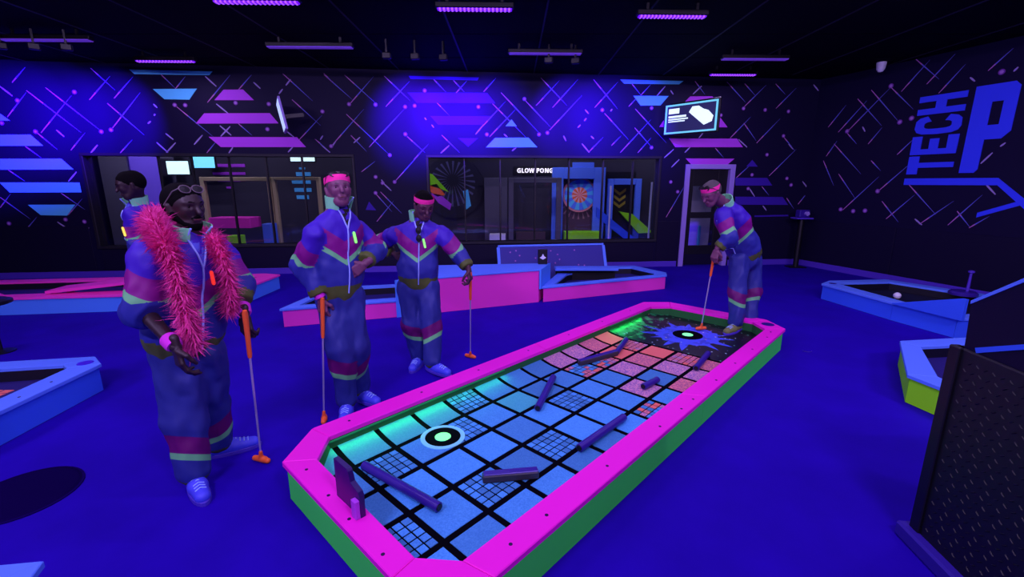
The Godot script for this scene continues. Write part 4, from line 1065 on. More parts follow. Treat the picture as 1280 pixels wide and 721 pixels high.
	# left front: blue
	var d := simple_course("blue course corner with orange print on its dark bed, left of the boa man", [[-5.6, -3.36], [-3.58, -3.72], [-3.39, -3.56], [-3.34, -2.60], [-3.5, -1.9], [-5.4, -1.9]], [[-5.4, -3.20], [-3.68, -3.53], [-3.58, -3.46], [-3.52, -2.62], [-3.66, -2.1], [-5.2, -2.1]], M.blue_rim, M.blue_deep, M.bed_dark, M.bed_blue)
	var dc := d.position
	var dd := Shape.new()
	dd.lathe([[0.055, 0.0], [0.055, 0.002], [0.0, 0.002]], Vector3.ZERO, 24)
	put("corner_disc", dd.mesh(), mat(Color(0.26, 0.06, 0.85), 0.5), d, Vector3(-3.53, RIM_H, -3.57) - dc)
	for k in 9:
		if k == 4: continue
		put("printed_block", span(Vector3(-4.10 + (k % 3) * 0.085, 0.12, -3.30 + (k / 3) * 0.06) - dc, Vector3(-4.03 + (k % 3) * 0.085, 0.123, -3.25 + (k / 3) * 0.06) - dc), M.tile_coral, d)
	var smm := Shape.new()
	smm.lathe([[0.009, 0.0], [0.009, 0.0015], [0.0, 0.0015]], Vector3.ZERO, 10)
	for q in [[-3.45, -3.2], [-3.43, -2.95], [-3.44, -2.7]]: put("screw", smm.mesh(), M.screw, d, Vector3(q[0], RIM_H, q[1]) - dc)
	# right back: blue
	var e := simple_course("blue course along the right wall with a white ball in it", [[4.58, -6.65], [4.82, -6.85], [5.77, -6.95], [6.35, -5.95], [6.25, -4.9], [4.90, -4.85], [4.74, -5.55]], [[4.82, -6.60], [4.95, -6.68], [5.68, -6.76], [6.15, -5.90], [6.05, -5.1], [5.05, -5.02], [4.92, -5.55]], M.blue_rim, M.blue_deep, M.bed_dark, M.bed_dark)
	var ec := e.position
	var wd := Shape.new()
	wd.plate(v2([[0.0, 0.0], [0.75, 0.0], [0.75, 0.24], [0.70, 0.24], [0.0, 0.01]]), -0.02, 0.02)
	var wo := put("wedge_board", wd.mesh(), M.blue_deep, e, Vector3(4.73, RIM_H - 0.01, -5.52) - ec)
	wo.rotation.y = -1.35
	var rd := Shape.new()
	rd.lathe([[0.0, 0.05], [0.13, 0.05], [0.15, 0.03], [0.15, 0.0], [0.0, 0.0]], Vector3.ZERO, 28)
	put("round_deck", rd.mesh(), M.bar, e, Vector3(6.0, RIM_H, -5.95) - ec)
	var pp := Shape.new()
	pp.lathe([[0.018, 0.0], [0.014, 0.24], [0.034, 0.25], [0.034, 0.27], [0.0, 0.28]], Vector3.ZERO, 16)
	put("deck_post", pp.mesh(), M.base, e, Vector3(6.05, RIM_H + 0.05, -5.95) - ec)
	dd = Shape.new()
	dd.lathe([[0.05, 0.0], [0.05, 0.002], [0.0, 0.002]], Vector3.ZERO, 20)
	put("corner_disc", dd.mesh(), M.bar, e, Vector3(4.74, RIM_H, -6.64) - ec)
	var ball := thing("golf_ball", "white golf ball lying in the blue course along the right wall", "ball", Vector3(5.33, 0.12, -6.18))
	var bsph := SphereMesh.new()
	bsph.radius = 0.045
	bsph.height = 0.09
	var lines := Shape.new()
	put("ball_shell", bsph, M.white, ball, Vector3(0, 0.045, 0))
	lines.lathe([[0.0455, 0.043], [0.0458, 0.045], [0.0455, 0.047]], Vector3.ZERO, 24)
	put("seam", lines.mesh(), M.frame_lilac, ball)
	# right front: lime sides, blue rim
	simple_course("course with lime green sides and blue rim beside the dark console", [[3.66, -4.12], [4.6, -4.25], [4.7, -2.5], [3.16, -2.62], [3.13, -3.10], [3.08, -3.34]], [[3.72, -3.96], [4.45, -4.05], [4.5, -2.68], [3.32, -2.76], [3.27, -3.14], [3.28, -3.30]], M.blue_rim, M.lime, M.bed_dark, M.bed_blue)
	# bottom left: the corner of one more course
	simple_course("pale blue corner of a course on the floor near the round dark disc", [[-3.0, -1.38], [-1.85, -1.53], [-1.80, -1.40], [-1.9, -0.6], [-3.0, -0.6]], [[-2.85, -1.25], [-1.98, -1.36], [-1.95, -1.3], [-2.05, -0.75], [-2.85, -0.75]], M.blue_rim, M.blue_deep, M.bed_dark, M.bed_dark)

func console() -> void:
	# black cabinet with a ribbed side and a smooth sloped cheek
	var t := thing("control_console", "tall black ribbed console with a sloping lit edge at the right", "console", Vector3(1.93, 0, -1.90), -0.11)
	put("kick_base", span(Vector3(-0.045, 0, -0.05), Vector3(0.92, 0.075, 0.62), 0.01), mat(Color(0.15, 0.02, 0.56), 0.7), t)
	put("cabinet_body", span(Vector3(0.0, 0.07, 0.0), Vector3(0.9, 1.0, 0.6), 0.006), M.rubber, t)
	put("corner_trim", span(Vector3(-0.012, 0.075, -0.012), Vector3(0.03, 1.0, 0.045), 0.004), M.black, t)
	# raised ribs of the tread plate
	var st := Shape.new()
	for r in 24:
		for k in 30:
			var y := 0.12 + r * 0.036
			var z := 0.075 + k * 0.037 + (0.018 if r % 2 else 0.0)
			if z > 0.58: continue
			var sgn := 1.0 if (r + k) % 2 else -1.0
			var d := Vector3(0, 0.006 * sgn, 0.009)
			var w := Vector3(0, 0.0022, -0.0015 * sgn)
			var o := Vector3(0, y, z)
			var up := Vector3(-0.003, 0, 0)
			st.quad(o - d + w, o + d + w, o + d * 0.6 + up, o - d * 0.6 + up, Vector3(-1, 1, 0))
			st.quad(o - d - w, o + d - w, o + d * 0.6 + up, o - d * 0.6 + up, Vector3(-1, -1, 0))
	var so := put("tread_ribs", st.mesh(), M.rubber, t)
	so.set_meta("kind", "stuff")
	var cs := Shape.new()
	# cheek outline in (z, y), thin in x
	cs.plate(v2([[0.035, 1.0], [0.6, 1.0], [0.6, 1.59], [0.02, 1.19]]), 0.0, 0.03)
	var co := put("side_cheek", cs.mesh(), M.dado, t, Vector3(0.042, 0, 0))
	co.rotation.y = -PI / 2
	var e := Shape.new()
	e.plate(v2([[0.02, 1.19], [0.6, 1.59], [0.6, 1.61], [0.02, 1.205]]), -0.004, 0.034)
	var eo := put("edge_strip", e.mesh(), M.blue_rim, t, Vector3(0.042, 0, 0))
	eo.rotation.y = -PI / 2
	e = Shape.new()
	e.plate(v2([[0.10, 1.0], [0.34, 1.11], [0.34, 1.13], [0.09, 1.02]]), 0.03, 0.036)
	eo = put("edge_strip", e.mesh(), M.blue_deep, t, Vector3(0.042, 0, 0))
	eo.rotation.y = -PI / 2

func screens() -> void:
	# screen above the door
	var t := thing("wall_screen", "hanging screen with teal border and white device picture above the door", "screen", Vector3(3.20, 2.54, -8.74), -0.86)
	t.rotation.z = 0.0
	put("casing", span(Vector3(-0.53, 0, -0.05), Vector3(0.53, 0.57, 0.0), 0.008), M.black, t)
	var scr := put("screen", span(Vector3(-0.50, 0.03, 0.0), Vector3(0.50, 0.54, 0.004)), glow_mat(Color(0.13, 0.13, 0.30), 0.9), t)
	var teal := glow_mat(Color(0.42, 0.78, 0.85), 0.9)
	var wh := glow_mat(Color(0.85, 0.95, 0.95), 1.0)
	for q in [[-0.50, 0.03, 0.50, 0.06], [-0.50, 0.51, 0.50, 0.54], [-0.50, 0.06, -0.465, 0.51], [0.465, 0.06, 0.50, 0.51]]:
		put("screen_border", span(Vector3(q[0], q[1], 0.004), Vector3(q[2], q[3], 0.007)), teal, scr)
	var dv := Shape.new()
	dv.plate(v2([[-0.03, 0.38], [0.03, 0.47], [0.15, 0.47], [0.24, 0.41], [0.33, 0.38], [0.43, 0.28], [0.41, 0.19], [0.27, 0.14]]), 0.004, 0.007)
	put("screen_picture", dv.mesh(), wh, scr)
	for q in [[-0.43, 0.38, -0.22, 0.47], [-0.43, 0.31, -0.08, 0.345], [-0.43, 0.27, -0.04, 0.293], [-0.43, 0.235, -0.1, 0.255]]:
		put("screen_text_bar", span(Vector3(q[0], q[1], 0.004), Vector3(q[2], q[3], 0.007)), wh, scr)
	put("bracket", span(Vector3(-0.40, 0.2, -0.5), Vector3(-0.34, 0.26, -0.05)), M.black, t)
	area(t, Vector3(0, 0.25, 0.03), Vector3(0, PI, 0), Vector2(0.78, 0.42), Color(0.6, 0.8, 1.0), 0.05)
	# second screen, seen edge-on
	var t2 := thing("wall_screen", "thin bright screen seen edge-on against the mural by purple stripes", "screen", Vector3(-3.80, 2.52, -8.10), -1.09)
	t2.rotation.x = 0.16
	put("casing", span(Vector3(-0.40, 0, -0.035), Vector3(0.40, 0.50, 0.0), 0.008), M.frame_lilac, t2)
	put("screen", span(Vector3(-0.37, 0.03, 0.0), Vector3(0.37, 0.47, 0.004)), glow_mat(Color(0.75, 0.85, 1.0), 0.8), t2)
	put("bracket", span(Vector3(-0.03, 0.2, -0.35), Vector3(0.03, 0.26, -0.035)), M.black, t2)

func small_things() -> void:
	# dark stand with a small spotlight in the far corner
	var t := thing("speaker_stand", "thin black stand with small grey device in the far corner", "stand", Vector3(5.80, 0, -9.28))
	var s := Shape.new()
	s.tube([Vector3(0, 0.0, 0), Vector3(0, 0.98, 0)], [0.05, 0.05], 12)
	put("pole", s.mesh(), M.black, t)
	put("foot_plate", span(Vector3(-0.16, 0, -0.12), Vector3(0.16, 0.02, 0.12), 0.005), M.black, t)
	put("tray", span(Vector3(-0.16, 0.98, -0.12), Vector3(0.16, 1.01, 0.12), 0.004), M.base, t)
	put("device_body", span(Vector3(-0.10, 1.01, -0.08), Vector3(0.10, 1.16, 0.08), 0.015), M.bar, t)
	s = Shape.new()
	s.tube([Vector3(0.03, 1.09, 0.08), Vector3(0.03, 1.09, 0.12)], [0.045, 0.04], 14)
	put("device_knob", s.mesh(), M.frame_lilac, t)
	# dome camera under the ceiling
	var c := thing("dome_camera", "small pale dome camera under the ceiling above the right corner", "camera", Vector3(6.15, 3.48, -8.3))
	s = Shape.new()
	s.lathe([[0.07, 0.16], [0.07, 0.12], [0.06, 0.05], [0.035, 0.01], [0.0, 0.0]], Vector3.ZERO, 20)
	put("dome", s.mesh(), M.white, c)
	put("mount", span(Vector3(-0.04, 0.12, -0.04), Vector3(0.04, 0.17, 0.04)), M.white, c)
	# round dark disc on the floor
	var m := thing("round_disc", "round dark disc lying on the purple floor left of the boa man's shoes", "mat", Vector3(-2.72, 0, -2.23))
	s = Shape.new()
	s.lathe([[0.25, 0.0], [0.25, 0.006], [0.235, 0.012], [0.0, 0.012]], Vector3.ZERO, 40)
	put("disc_face", s.mesh(), mat(Color(0.06, 0.0, 0.24), 0.9, 0.0, 0.1), m)
	s = Shape.new()
	s.lathe([[0.25, 0.0], [0.262, 0.0], [0.262, 0.005], [0.25, 0.007]], Vector3.ZERO, 40)
	put("disc_edge", s.mesh(), mat(Color(0.08, 0.0, 0.30), 0.9, 0.0, 0.1), m)
	# scrap on the floor
	var p := thing("paper_scrap", "curled white scrap lying on the floor beside the long course", "scrap", Vector3(3.03, 0, -4.46))
	s = Shape.new()
	for k in 6:
		var a1 := 0.4 + k * 0.5
		var a2 := 0.4 + (k + 1) * 0.5
		s.quad(Vector3(cos(a1) * 0.035, 0.002, sin(a1) * 0.03), Vector3(cos(a2) * 0.035, 0.002, sin(a2) * 0.03), Vector3(cos(a2) * 0.045, 0.012, sin(a2) * 0.04), Vector3(cos(a1) * 0.045, 0.012, sin(a1) * 0.04), Vector3(cos(a1), 0, sin(a1)))
	put("curl", s.mesh(), M.frame_lilac, p)

# ==================================================================== implicit surfaces for bodies and cloth
class Field:
	var o: Vector3
	var c: float
	var nx: int
	var ny: int
	var nz: int
	var d := PackedFloat32Array()
	var b := PackedFloat32Array()
	var k := PackedByteArray()
	func _init(lo: Vector3, hi: Vector3, cell: float) -> void:
		o = lo
		c = cell
		nx = int(ceil((hi.x - lo.x) / cell)) + 2
		ny = int(ceil((hi.y - lo.y) / cell)) + 2
		nz = int(ceil((hi.z - lo.z) / cell)) + 2
		d.resize(nx * ny * nz)
		d.fill(1.0)
		b.resize(nx * ny * nz)
		b.fill(1.0)
		k.resize(nx * ny * nz)
	# tapered capsule, squashed by flat along the axis ax, joined smoothly
	func bone(p: Vector3, q: Vector3, rp: float, rq: float, s: float, cls := 0, flat := 1.0, ax := Vector3.BACK) -> void:
		var m := maxf(rp, rq) * maxf(1.0, flat) + s + 2.5 * c
		var lo := (p.min(q) - Vector3.ONE * m - o) / c
		var hi := (p.max(q) + Vector3.ONE * m - o) / c
		var pq := q - p
		var l2 := maxf(pq.length_squared(), 1e-9)
		var fx := 1.0 / flat - 1.0
		for z in range(maxi(0, int(lo.z)), mini(nz - 1, int(hi.z)) + 1):
			for y in range(maxi(0, int(lo.y)), mini(ny - 1, int(hi.y)) + 1):
				var at := (z * ny + y) * nx
				for x in range(maxi(0, int(lo.x)), mini(nx - 1, int(hi.x)) + 1):
					var w := o + Vector3(x, y, z) * c - p
					var t := clampf(w.dot(pq) / l2, 0.0, 1.0)
					w -= pq * t
					if fx != 0.0: w += ax * (w.dot(ax) * fx)
					var e := w.length() - (rp + (rq - rp) * t)
					var i := at + x
					if e < b[i]:
						b[i] = e
						k[i] = cls
					var f := d[i]
					var h := maxf(s - absf(e - f), 0.0) / s
					d[i] = minf(e, f) - h * h * s * 0.25
	func cut(p: Vector3, n: Vector3) -> void:
		# keep the side the normal points away from
		for z in nz:
			for y in ny:
				for x in nx:
					var i := (z * ny + y) * nx + x
					var e := (o + Vector3(x, y, z) * c - p).dot(n)
					if e > d[i]: d[i] = e
	func carve(p: Vector3, r: float) -> void:
		var lo := (p - Vector3.ONE * (r + 2 * c) - o) / c
		var hi := (p + Vector3.ONE * (r + 2 * c) - o) / c
		for z in range(maxi(0, int(lo.z)), mini(nz - 1, int(hi.z)) + 1):
			for y in range(maxi(0, int(lo.y)), mini(ny - 1, int(hi.y)) + 1):
				for x in range(maxi(0, int(lo.x)), mini(nx - 1, int(hi.x)) + 1):
					var i := (z * ny + y) * nx + x
					d[i] = maxf(d[i], r - (o + Vector3(x, y, z) * c).distance_to(p))
	func trim(p: Vector3, n: Vector3, r: float) -> void:
		# square off an end: near p, remove what lies beyond the plane
		var lo := (p - Vector3.ONE * r - o) / c
		var hi := (p + Vector3.ONE * r - o) / c
		for z in range(maxi(0, int(lo.z)), mini(nz - 1, int(hi.z)) + 1):
			for y in range(maxi(0, int(lo.y)), mini(ny - 1, int(hi.y)) + 1):
				for x in range(maxi(0, int(lo.x)), mini(nx - 1, int(hi.x)) + 1):
					var w := o + Vector3(x, y, z) * c - p
					if w.length() > r: continue
					var i := (z * ny + y) * nx + x
					if k[i] != 0: d[i] = maxf(d[i], w.dot(n))
	func folds(n: FastNoiseLite, amp: float, sy := 1.0) -> void:
		for z in nz:
			for y in ny:
				for x in nx:
					var i := (z * ny + y) * nx + x
					if absf(d[i]) < 0.05: d[i] += amp * n.get_noise_3d((o.x + x * c) * 100.0, (o.y + y * c) * 100.0 * sy, (o.z + z * c) * 100.0)
	func at(p: Vector3) -> float:
		var g := (p - o) / c
		var x := clampi(int(g.x), 0, nx - 2)
		var y := clampi(int(g.y), 0, ny - 2)
		var z := clampi(int(g.z), 0, nz - 2)
		var f := g - Vector3(x, y, z)
		var i := (z * ny + y) * nx + x
		var sx := nx
		var sz := nx * ny
		var a := lerpf(lerpf(d[i], d[i + 1], f.x), lerpf(d[i + sx], d[i + sx + 1], f.x), f.y)
		var e := lerpf(lerpf(d[i + sz], d[i + sz + 1], f.x), lerpf(d[i + sz + sx], d[i + sz + sx + 1], f.x), f.y)
		return lerpf(a, e, f.z)
	func grad(p: Vector3) -> Vector3:
		var e := c * 0.8
		return Vector3(at(p + Vector3(e, 0, 0)) - at(p - Vector3(e, 0, 0)), at(p + Vector3(0, e, 0)) - at(p - Vector3(0, e, 0)), at(p + Vector3(0, 0, e)) - at(p - Vector3(0, 0, e))).normalized()
	# first surface point met going from p along dir
	func hit(p: Vector3, dir: Vector3, far: float) -> Vector3:
		var t := 0.0
		while t < far:
			if at(p + dir * t) < 0.0: return p + dir * t
			t += 0.003
		return p + dir * far
	# surface net into a Shape; look gives the texture coordinates
	func net(s: Shape, look: SuitMap = null) -> void:
		var sx := 1
		var sy := nx
		var sz := nx * ny
		var ids := PackedInt32Array()
		ids.resize(nx * ny * nz)
		ids.fill(-1)
		var ps := PackedVector3Array()
		var ns := PackedVector3Array()
		var ks := PackedByteArray()
		var off := [0, sx, sy, sx + sy, sz, sz + sx, sz + sy, sz + sx + sy]
		var cor := [Vector3(0, 0, 0), Vector3(1, 0, 0), Vector3(0, 1, 0), Vector3(1, 1, 0), Vector3(0, 0, 1), Vector3(1, 0, 1), Vector3(0, 1, 1), Vector3(1, 1, 1)]
		var edges := [[0, 1], [2, 3], [4, 5], [6, 7], [0, 2], [1, 3], [4, 6], [5, 7], [0, 4], [1, 5], [2, 6], [3, 7]]
		for z in nz - 1:
			for y in ny - 1:
				var base := (z * ny + y) * nx
				for x in nx - 1:
					var i := base + x
					var f0 := d[i]
					if f0 > 0.5: continue
					var neg := f0 < 0.0
					if (d[i + 1] < 0.0) == neg and (d[i + sy] < 0.0) == neg and (d[i + sy + 1] < 0.0) == neg and (d[i + sz] < 0.0) == neg and (d[i + sz + 1] < 0.0) == neg and (d[i + sz + sy] < 0.0) == neg and (d[i + sz + sy + 1] < 0.0) == neg: continue
					var acc := Vector3.ZERO
					var cnt := 0
					for e in edges:
						var fa := d[i + off[e[0]]]
						var fb := d[i + off[e[1]]]
						if (fa < 0.0) != (fb < 0.0):
							var ca: Vector3 = cor[e[0]]
							acc += ca.lerp(cor[e[1]], fa / (fa - fb))
							cnt += 1
					var p := o + (Vector3(x, y, z) + acc / cnt) * c
					ids[i] = ps.size()
					ps.append(p)
					ns.append(grad(p))
					ks.append(k[i])
		for z in range(1, nz - 1):
			for y in range(1, ny - 1):
				var base := (z * ny + y) * nx
				for x in range(1, nx - 1):
					var i := base + x
					var neg := d[i] < 0.0
					if (d[i + sx] < 0.0) != neg: _quad(s, ids, ps, ns, ks, [i, i - sy, i - sy - sz, i - sz], look)
					if (d[i + sy] < 0.0) != neg: _quad(s, ids, ps, ns, ks, [i, i - sx, i - sx - sz, i - sz], look)
					if (d[i + sz] < 0.0) != neg: _quad(s, ids, ps, ns, ks, [i, i - sx, i - sx - sy, i - sy], look)
	func _quad(s: Shape, ids: PackedInt32Array, ps: PackedVector3Array, ns: PackedVector3Array, ks: PackedByteArray, q: Array, look: SuitMap) -> void:
		var a := ids[q[0]]
		var e := ids[q[1]]
		var f := ids[q[2]]
		var g := ids[q[3]]
		if a < 0 or e < 0 or f < 0 or g < 0: return
		var u := []
		if look != null:
			var mid := (ps[a] + ps[f]) * 0.5
			var cls := ks[a]
			for t in [a, e, f, g]: u.append(look.uv(ps[t], cls, mid))
		else:
			u = [Vector2.ZERO, Vector2.ZERO, Vector2.ZERO, Vector2.ZERO]
		s.smooth_tri([ps[a], ps[e], ps[f]], [ns[a], ns[e], ns[f]], [u[0], u[1], u[2]])
		s.smooth_tri([ps[a], ps[f], ps[g]], [ns[a], ns[f], ns[g]], [u[0], u[2], u[3]])

# which dye band of the suit a point of the cloth falls in
class SuitMap:
	var legs := false
	var drop := 0.0
	var j: Dictionary
	var spine: Vector3
	var left: Vector3
	var front: Vector3
	var arm_len: Dictionary
	const HEM := 0.055
	const ROW := [0.125, 0.375, 0.625, 0.875]
	func uv(p: Vector3, cls: int, mid: Vector3) -> Vector2:
		if legs:
			if cls == 0: return Vector2(0.95, ROW[3])
			var e := "l" if cls == 1 else "r"
			var an: Vector3 = j["an_" + e]
			if mid.y < an.y - 0.015: return Vector2(0.5, ROW[2])
			var kd: Vector3 = (j["kn_" + e] - an).normalized()
			var outw: float = (p - an).dot(left) * (1.0 if cls == 1 else -1.0)
			var sl: float = (p - an).dot(kd) + 0.06 + drop - 0.45 * outw
			return Vector2(clampf(sl, -0.9, 0.9) * 0.5 + 0.5, ROW[3])
		if cls == 0:
			var rel: Vector3 = p - j.pelvis
			if (mid - j.pelvis).dot(spine) < HEM: return Vector2(0.5, ROW[2])
			var sv: float = rel.dot(spine) - 0.235 - 0.72 * absf(rel.dot(left))
			return Vector2(sv * 0.5 + 0.5, ROW[0])
		var A: Array = arm_len["l" if cls == 1 else "r"]
		var d2: float = A[1].distance_to(A[2])
		var u1: Vector3 = (A[1] - A[0]).normalized()
		var along: float = (p - A[0]).dot(u1)
		var al2: float = (mid - A[1]).dot((A[2] - A[1]).normalized())
		var near_up: float = mid.distance_to(A[0] + u1 * clampf((mid - A[0]).dot(u1), 0.0, A[0].distance_to(A[1])))
		var near_low: float = mid.distance_to(A[1] + (A[2] - A[1]).normalized() * clampf(al2, 0.0, d2))
		if near_low < near_up:
			if d2 > 0.08 and al2 > d2 - 0.045: return Vector2(0.5, ROW[2])
			return Vector2(0.9, ROW[1])
		var offp: Vector3 = p - A[0] - u1 * along
		var vv: float = along - 0.55 * absf(offp.dot(front)) + 0.04
		return Vector2(clampf(vv, -0.9, 0.9) * 0.5 + 0.5, ROW[1])

# ==================================================================== people
func suit_materials() -> void:
	# a strip of dye bands per row: torso, sleeves, hems, legs
	M.suit = suit_cloth([Color(0.18, 0.20, 0.58), Color(0.45, 0.78, 0.52), Color(0.52, 0.05, 0.50), Color(0.24, 0.10, 0.68), Color(0.34, 0.38, 0.16), Color(0.17, 0.20, 0.54)])
	M.skin_dark = mat(Color(0.17, 0.09, 0.12), 0.5)
	M.skin_mid = mat(Color(0.32, 0.17, 0.24), 0.55)
	M.skin_pale = mat(Color(0.44, 0.23, 0.36), 0.55)
	M.hair = mat(Color(0.02, 0.015, 0.025), 0.8, 0.0, 0.2)
	M.hair_grey = mat(Color(0.30, 0.26, 0.28), 0.7)
	M.band_pink = mat(Color(1.0, 0.16, 0.62), 0.8)
	M.band_mag = mat(Color(0.85, 0.16, 0.80), 0.8)
	M.collar = mat(Color(0.52, 0.88, 0.64), 0.6)
	M.zip = mat(Color(0.62, 0.70, 1.0), 0.4)
	M.shoe = mat(Color(0.28, 0.30, 0.92), 0.55)
	M.sole = mat(Color(0.30, 0.20, 0.75), 0.6)
	M.lace = mat(Color(0.62, 0.76, 1.0), 0.7)
	M.shirt_white = mat(Color(0.30, 0.34, 0.80), 0.8)
	M.shirt_dark = mat(Color(0.05, 0.04, 0.08), 0.8)
	M.eye = mat(Color(0.75, 0.72, 0.78), 0.3)
	M.lip = mat(Color(0.40, 0.18, 0.22), 0.5)
	M.hem = mat(Color(0.46, 0.48, 0.26), 0.8)
	M.boa = mat(Color(0.95, 0.15, 0.50), 0.8)
	M.plume = mat(Color.WHITE, 0.8)
	M.plume.vertex_color_use_as_albedo = true
	M.plume.backlight_enabled = true
	M.plume.backlight = Color(0.45, 0.08, 0.25)
	M.boa.backlight_enabled = true
	M.boa.backlight = Color(0.45, 0.08, 0.25)

func suit_cloth(c: Array) -> StandardMaterial3D:
	# c: lower body, stripe, chevron, yoke, hem, legs
	var rows := [
		[[-1.0, c[0]], [-0.04, c[1]], [0.0, c[2]], [0.125, c[3]]],
		[[-1.0, c[3]], [0.10, c[2]], [0.20, c[1]], [0.24, c[0]]],
		[[-1.0, c[4]]],
		[[-1.0, c[5]], [0.26, c[1]], [0.30, c[2].darkened(0.2)], [0.40, c[5]]]]
	var im := Image.create(1024, 16, false, Image.FORMAT_RGB8)
	for x in 1024:
		var s := x / 1023.0 * 2.0 - 1.0
		for r in 4:
			var col: Color = rows[r][0][1]
			for bnd in rows[r]:
				if s >= bnd[0]: col = bnd[1]
			for y in 4: im.set_pixel(x, r * 4 + y, col)
	var m := mat(Color.WHITE, 0.55, 0.0, 0.4)
	m.albedo_texture = ImageTexture.create_from_image(im)
	return m

func hand(sk: Shape, wrist: Vector3, fwd: Vector3, palm: Vector3, curl: float, right: bool, skin_r := 1.0) -> void:
	# palm normal points to where the fingers close; thumb on the side axis
	fwd = fwd.normalized()
	palm = (palm - fwd * palm.dot(fwd)).normalized()
	var side := fwd.cross(palm) * (1.0 if right else -1.0)
	var f := Field.new(wrist - Vector3.ONE * 0.155, wrist + Vector3.ONE * 0.155 + fwd * 0.05, 0.0045)
	f.bone(wrist - fwd * 0.04, wrist + fwd * 0.01, 0.026, 0.024, 0.012, 0, 0.8, palm)
	for j in 4:
		var x := (1.5 - j) * 0.0195
		var kn := wrist + fwd * (0.088 - absf(j - 1.2) * 0.004) + side * x
		f.bone(wrist + fwd * 0.02 + side * x * 0.7, kn, 0.0135, 0.0115, 0.014)
		var ln: float = [0.040, 0.046, 0.043, 0.034][j]
		var dir := fwd
		var p := kn
		var up := palm
		var ang := curl * (0.75 + 0.08 * j)
		for seg in 3:
			var a := ang * (0.85 if seg == 0 else 1.0)
			var nd := (dir * cos(a) + up * sin(a)).normalized()
			up = (up * cos(a) - dir * sin(a)).normalized()
			dir = nd
			var L: float = ln * [1.0, 0.68, 0.52][seg]
			var q := p + dir * L
			f.bone(p, q, [0.0100, 0.0092, 0.0084][seg], [0.0092, 0.0084, 0.0074][seg], 0.005)
			p = q
	var tb := wrist + fwd * 0.025 + side * 0.026
	var t1 := tb + (fwd * 0.55 + side * 0.6 + palm * (0.2 + curl * 0.3)).normalized() * 0.042
	var t2 := t1 + (fwd * 0.8 + palm * (0.2 + curl * 0.5) - side * curl * 0.15).normalized() * 0.032
	var t3 := t2 + (fwd * 0.7 + palm * (0.3 + curl * 0.5) - side * curl * 0.4).normalized() * 0.026
	f.bone(tb, t1, 0.0150, 0.0115, 0.010)
	f.bone(t1, t2, 0.0112, 0.0100, 0.005)
	f.bone(t2, t3, 0.0100, 0.0080, 0.005)
	f.net(sk)

func look_basis(fwd: Vector3, tilt := 0.0) -> Basis:
	var z := fwd.normalized()
	var x := Vector3.UP.cross(z).normalized()
	var b := Basis(x, z.cross(x), z)
	return b * Basis(Vector3.BACK, tilt)

func xf(H: Transform3D, x: float, y: float, z: float) -> Vector3:
	return H * Vector3(x, y, z)

func ring_band(H: Transform3D, y0: float, y1: float, rx: float, rz: float, th: float, zc := 0.0) -> ArrayMesh:
	var s := Shape.new()
	var n := 40
	for k in n:
		var ps := []
		for a in [TAU * k / n, TAU * (k + 1) / n]:
			for q in [[y0, 1.0], [(y0 + y1) / 2, 1.0 + th * 0.3], [y1, 1.0]]:
				ps.append(H * Vector3(cos(a) * rx * q[1], q[0] + 0.014 * sin(a), zc + sin(a) * rz * q[1]))
		var mid := TAU * (k + 0.5) / n
		var out := H.basis * Vector3(cos(mid), 0, sin(mid))
		s.quad(ps[0], ps[3], ps[4], ps[1], out)
		s.quad(ps[1], ps[4], ps[5], ps[2], out)
	return s.mesh()

func glasses(t: Node3D, H: Transform3D, lens_m: Material, frame_m: Material) -> void:
	var s := Shape.new()
	for e in [-1, 1]:
		var ring := []
		for k in 13:
			var a := TAU * k / 12
			ring.append(H * Vector3(e * 0.034 + cos(a) * 0.030, sin(a) * 0.022, 0))
		var rr := []
		for k in 13: rr.append(0.0028)
		s.tube(ring, rr, 6, false)
		s.tube([H * Vector3(e * 0.064, 0.005, 0), H * Vector3(e * 0.080, 0.004, -0.03), H * Vector3(e * 0.082, -0.02, -0.13)], [0.003, 0.003, 0.003], 6)
	s.tube([H * Vector3(-0.006, 0.006, 0.002), H * Vector3(0.006, 0.006, 0.002)], [0.003, 0.003], 6)
	var g := put("sunglasses", s.mesh(), frame_m, t)
	for e in [-1, 1]:
		var l := Shape.new()
		for k in 12:
			var a1 := TAU * k / 12
			var a2 := TAU * (k + 1) / 12
			l.tri(H * Vector3(e * 0.034, 0, 0.003), H * Vector3(e * 0.034 + cos(a1) * 0.029, sin(a1) * 0.021, 0), H * Vector3(e * 0.034 + cos(a2) * 0.029, sin(a2) * 0.021, 0), H.basis.z)
		put("lens", l.mesh(), lens_m, g)

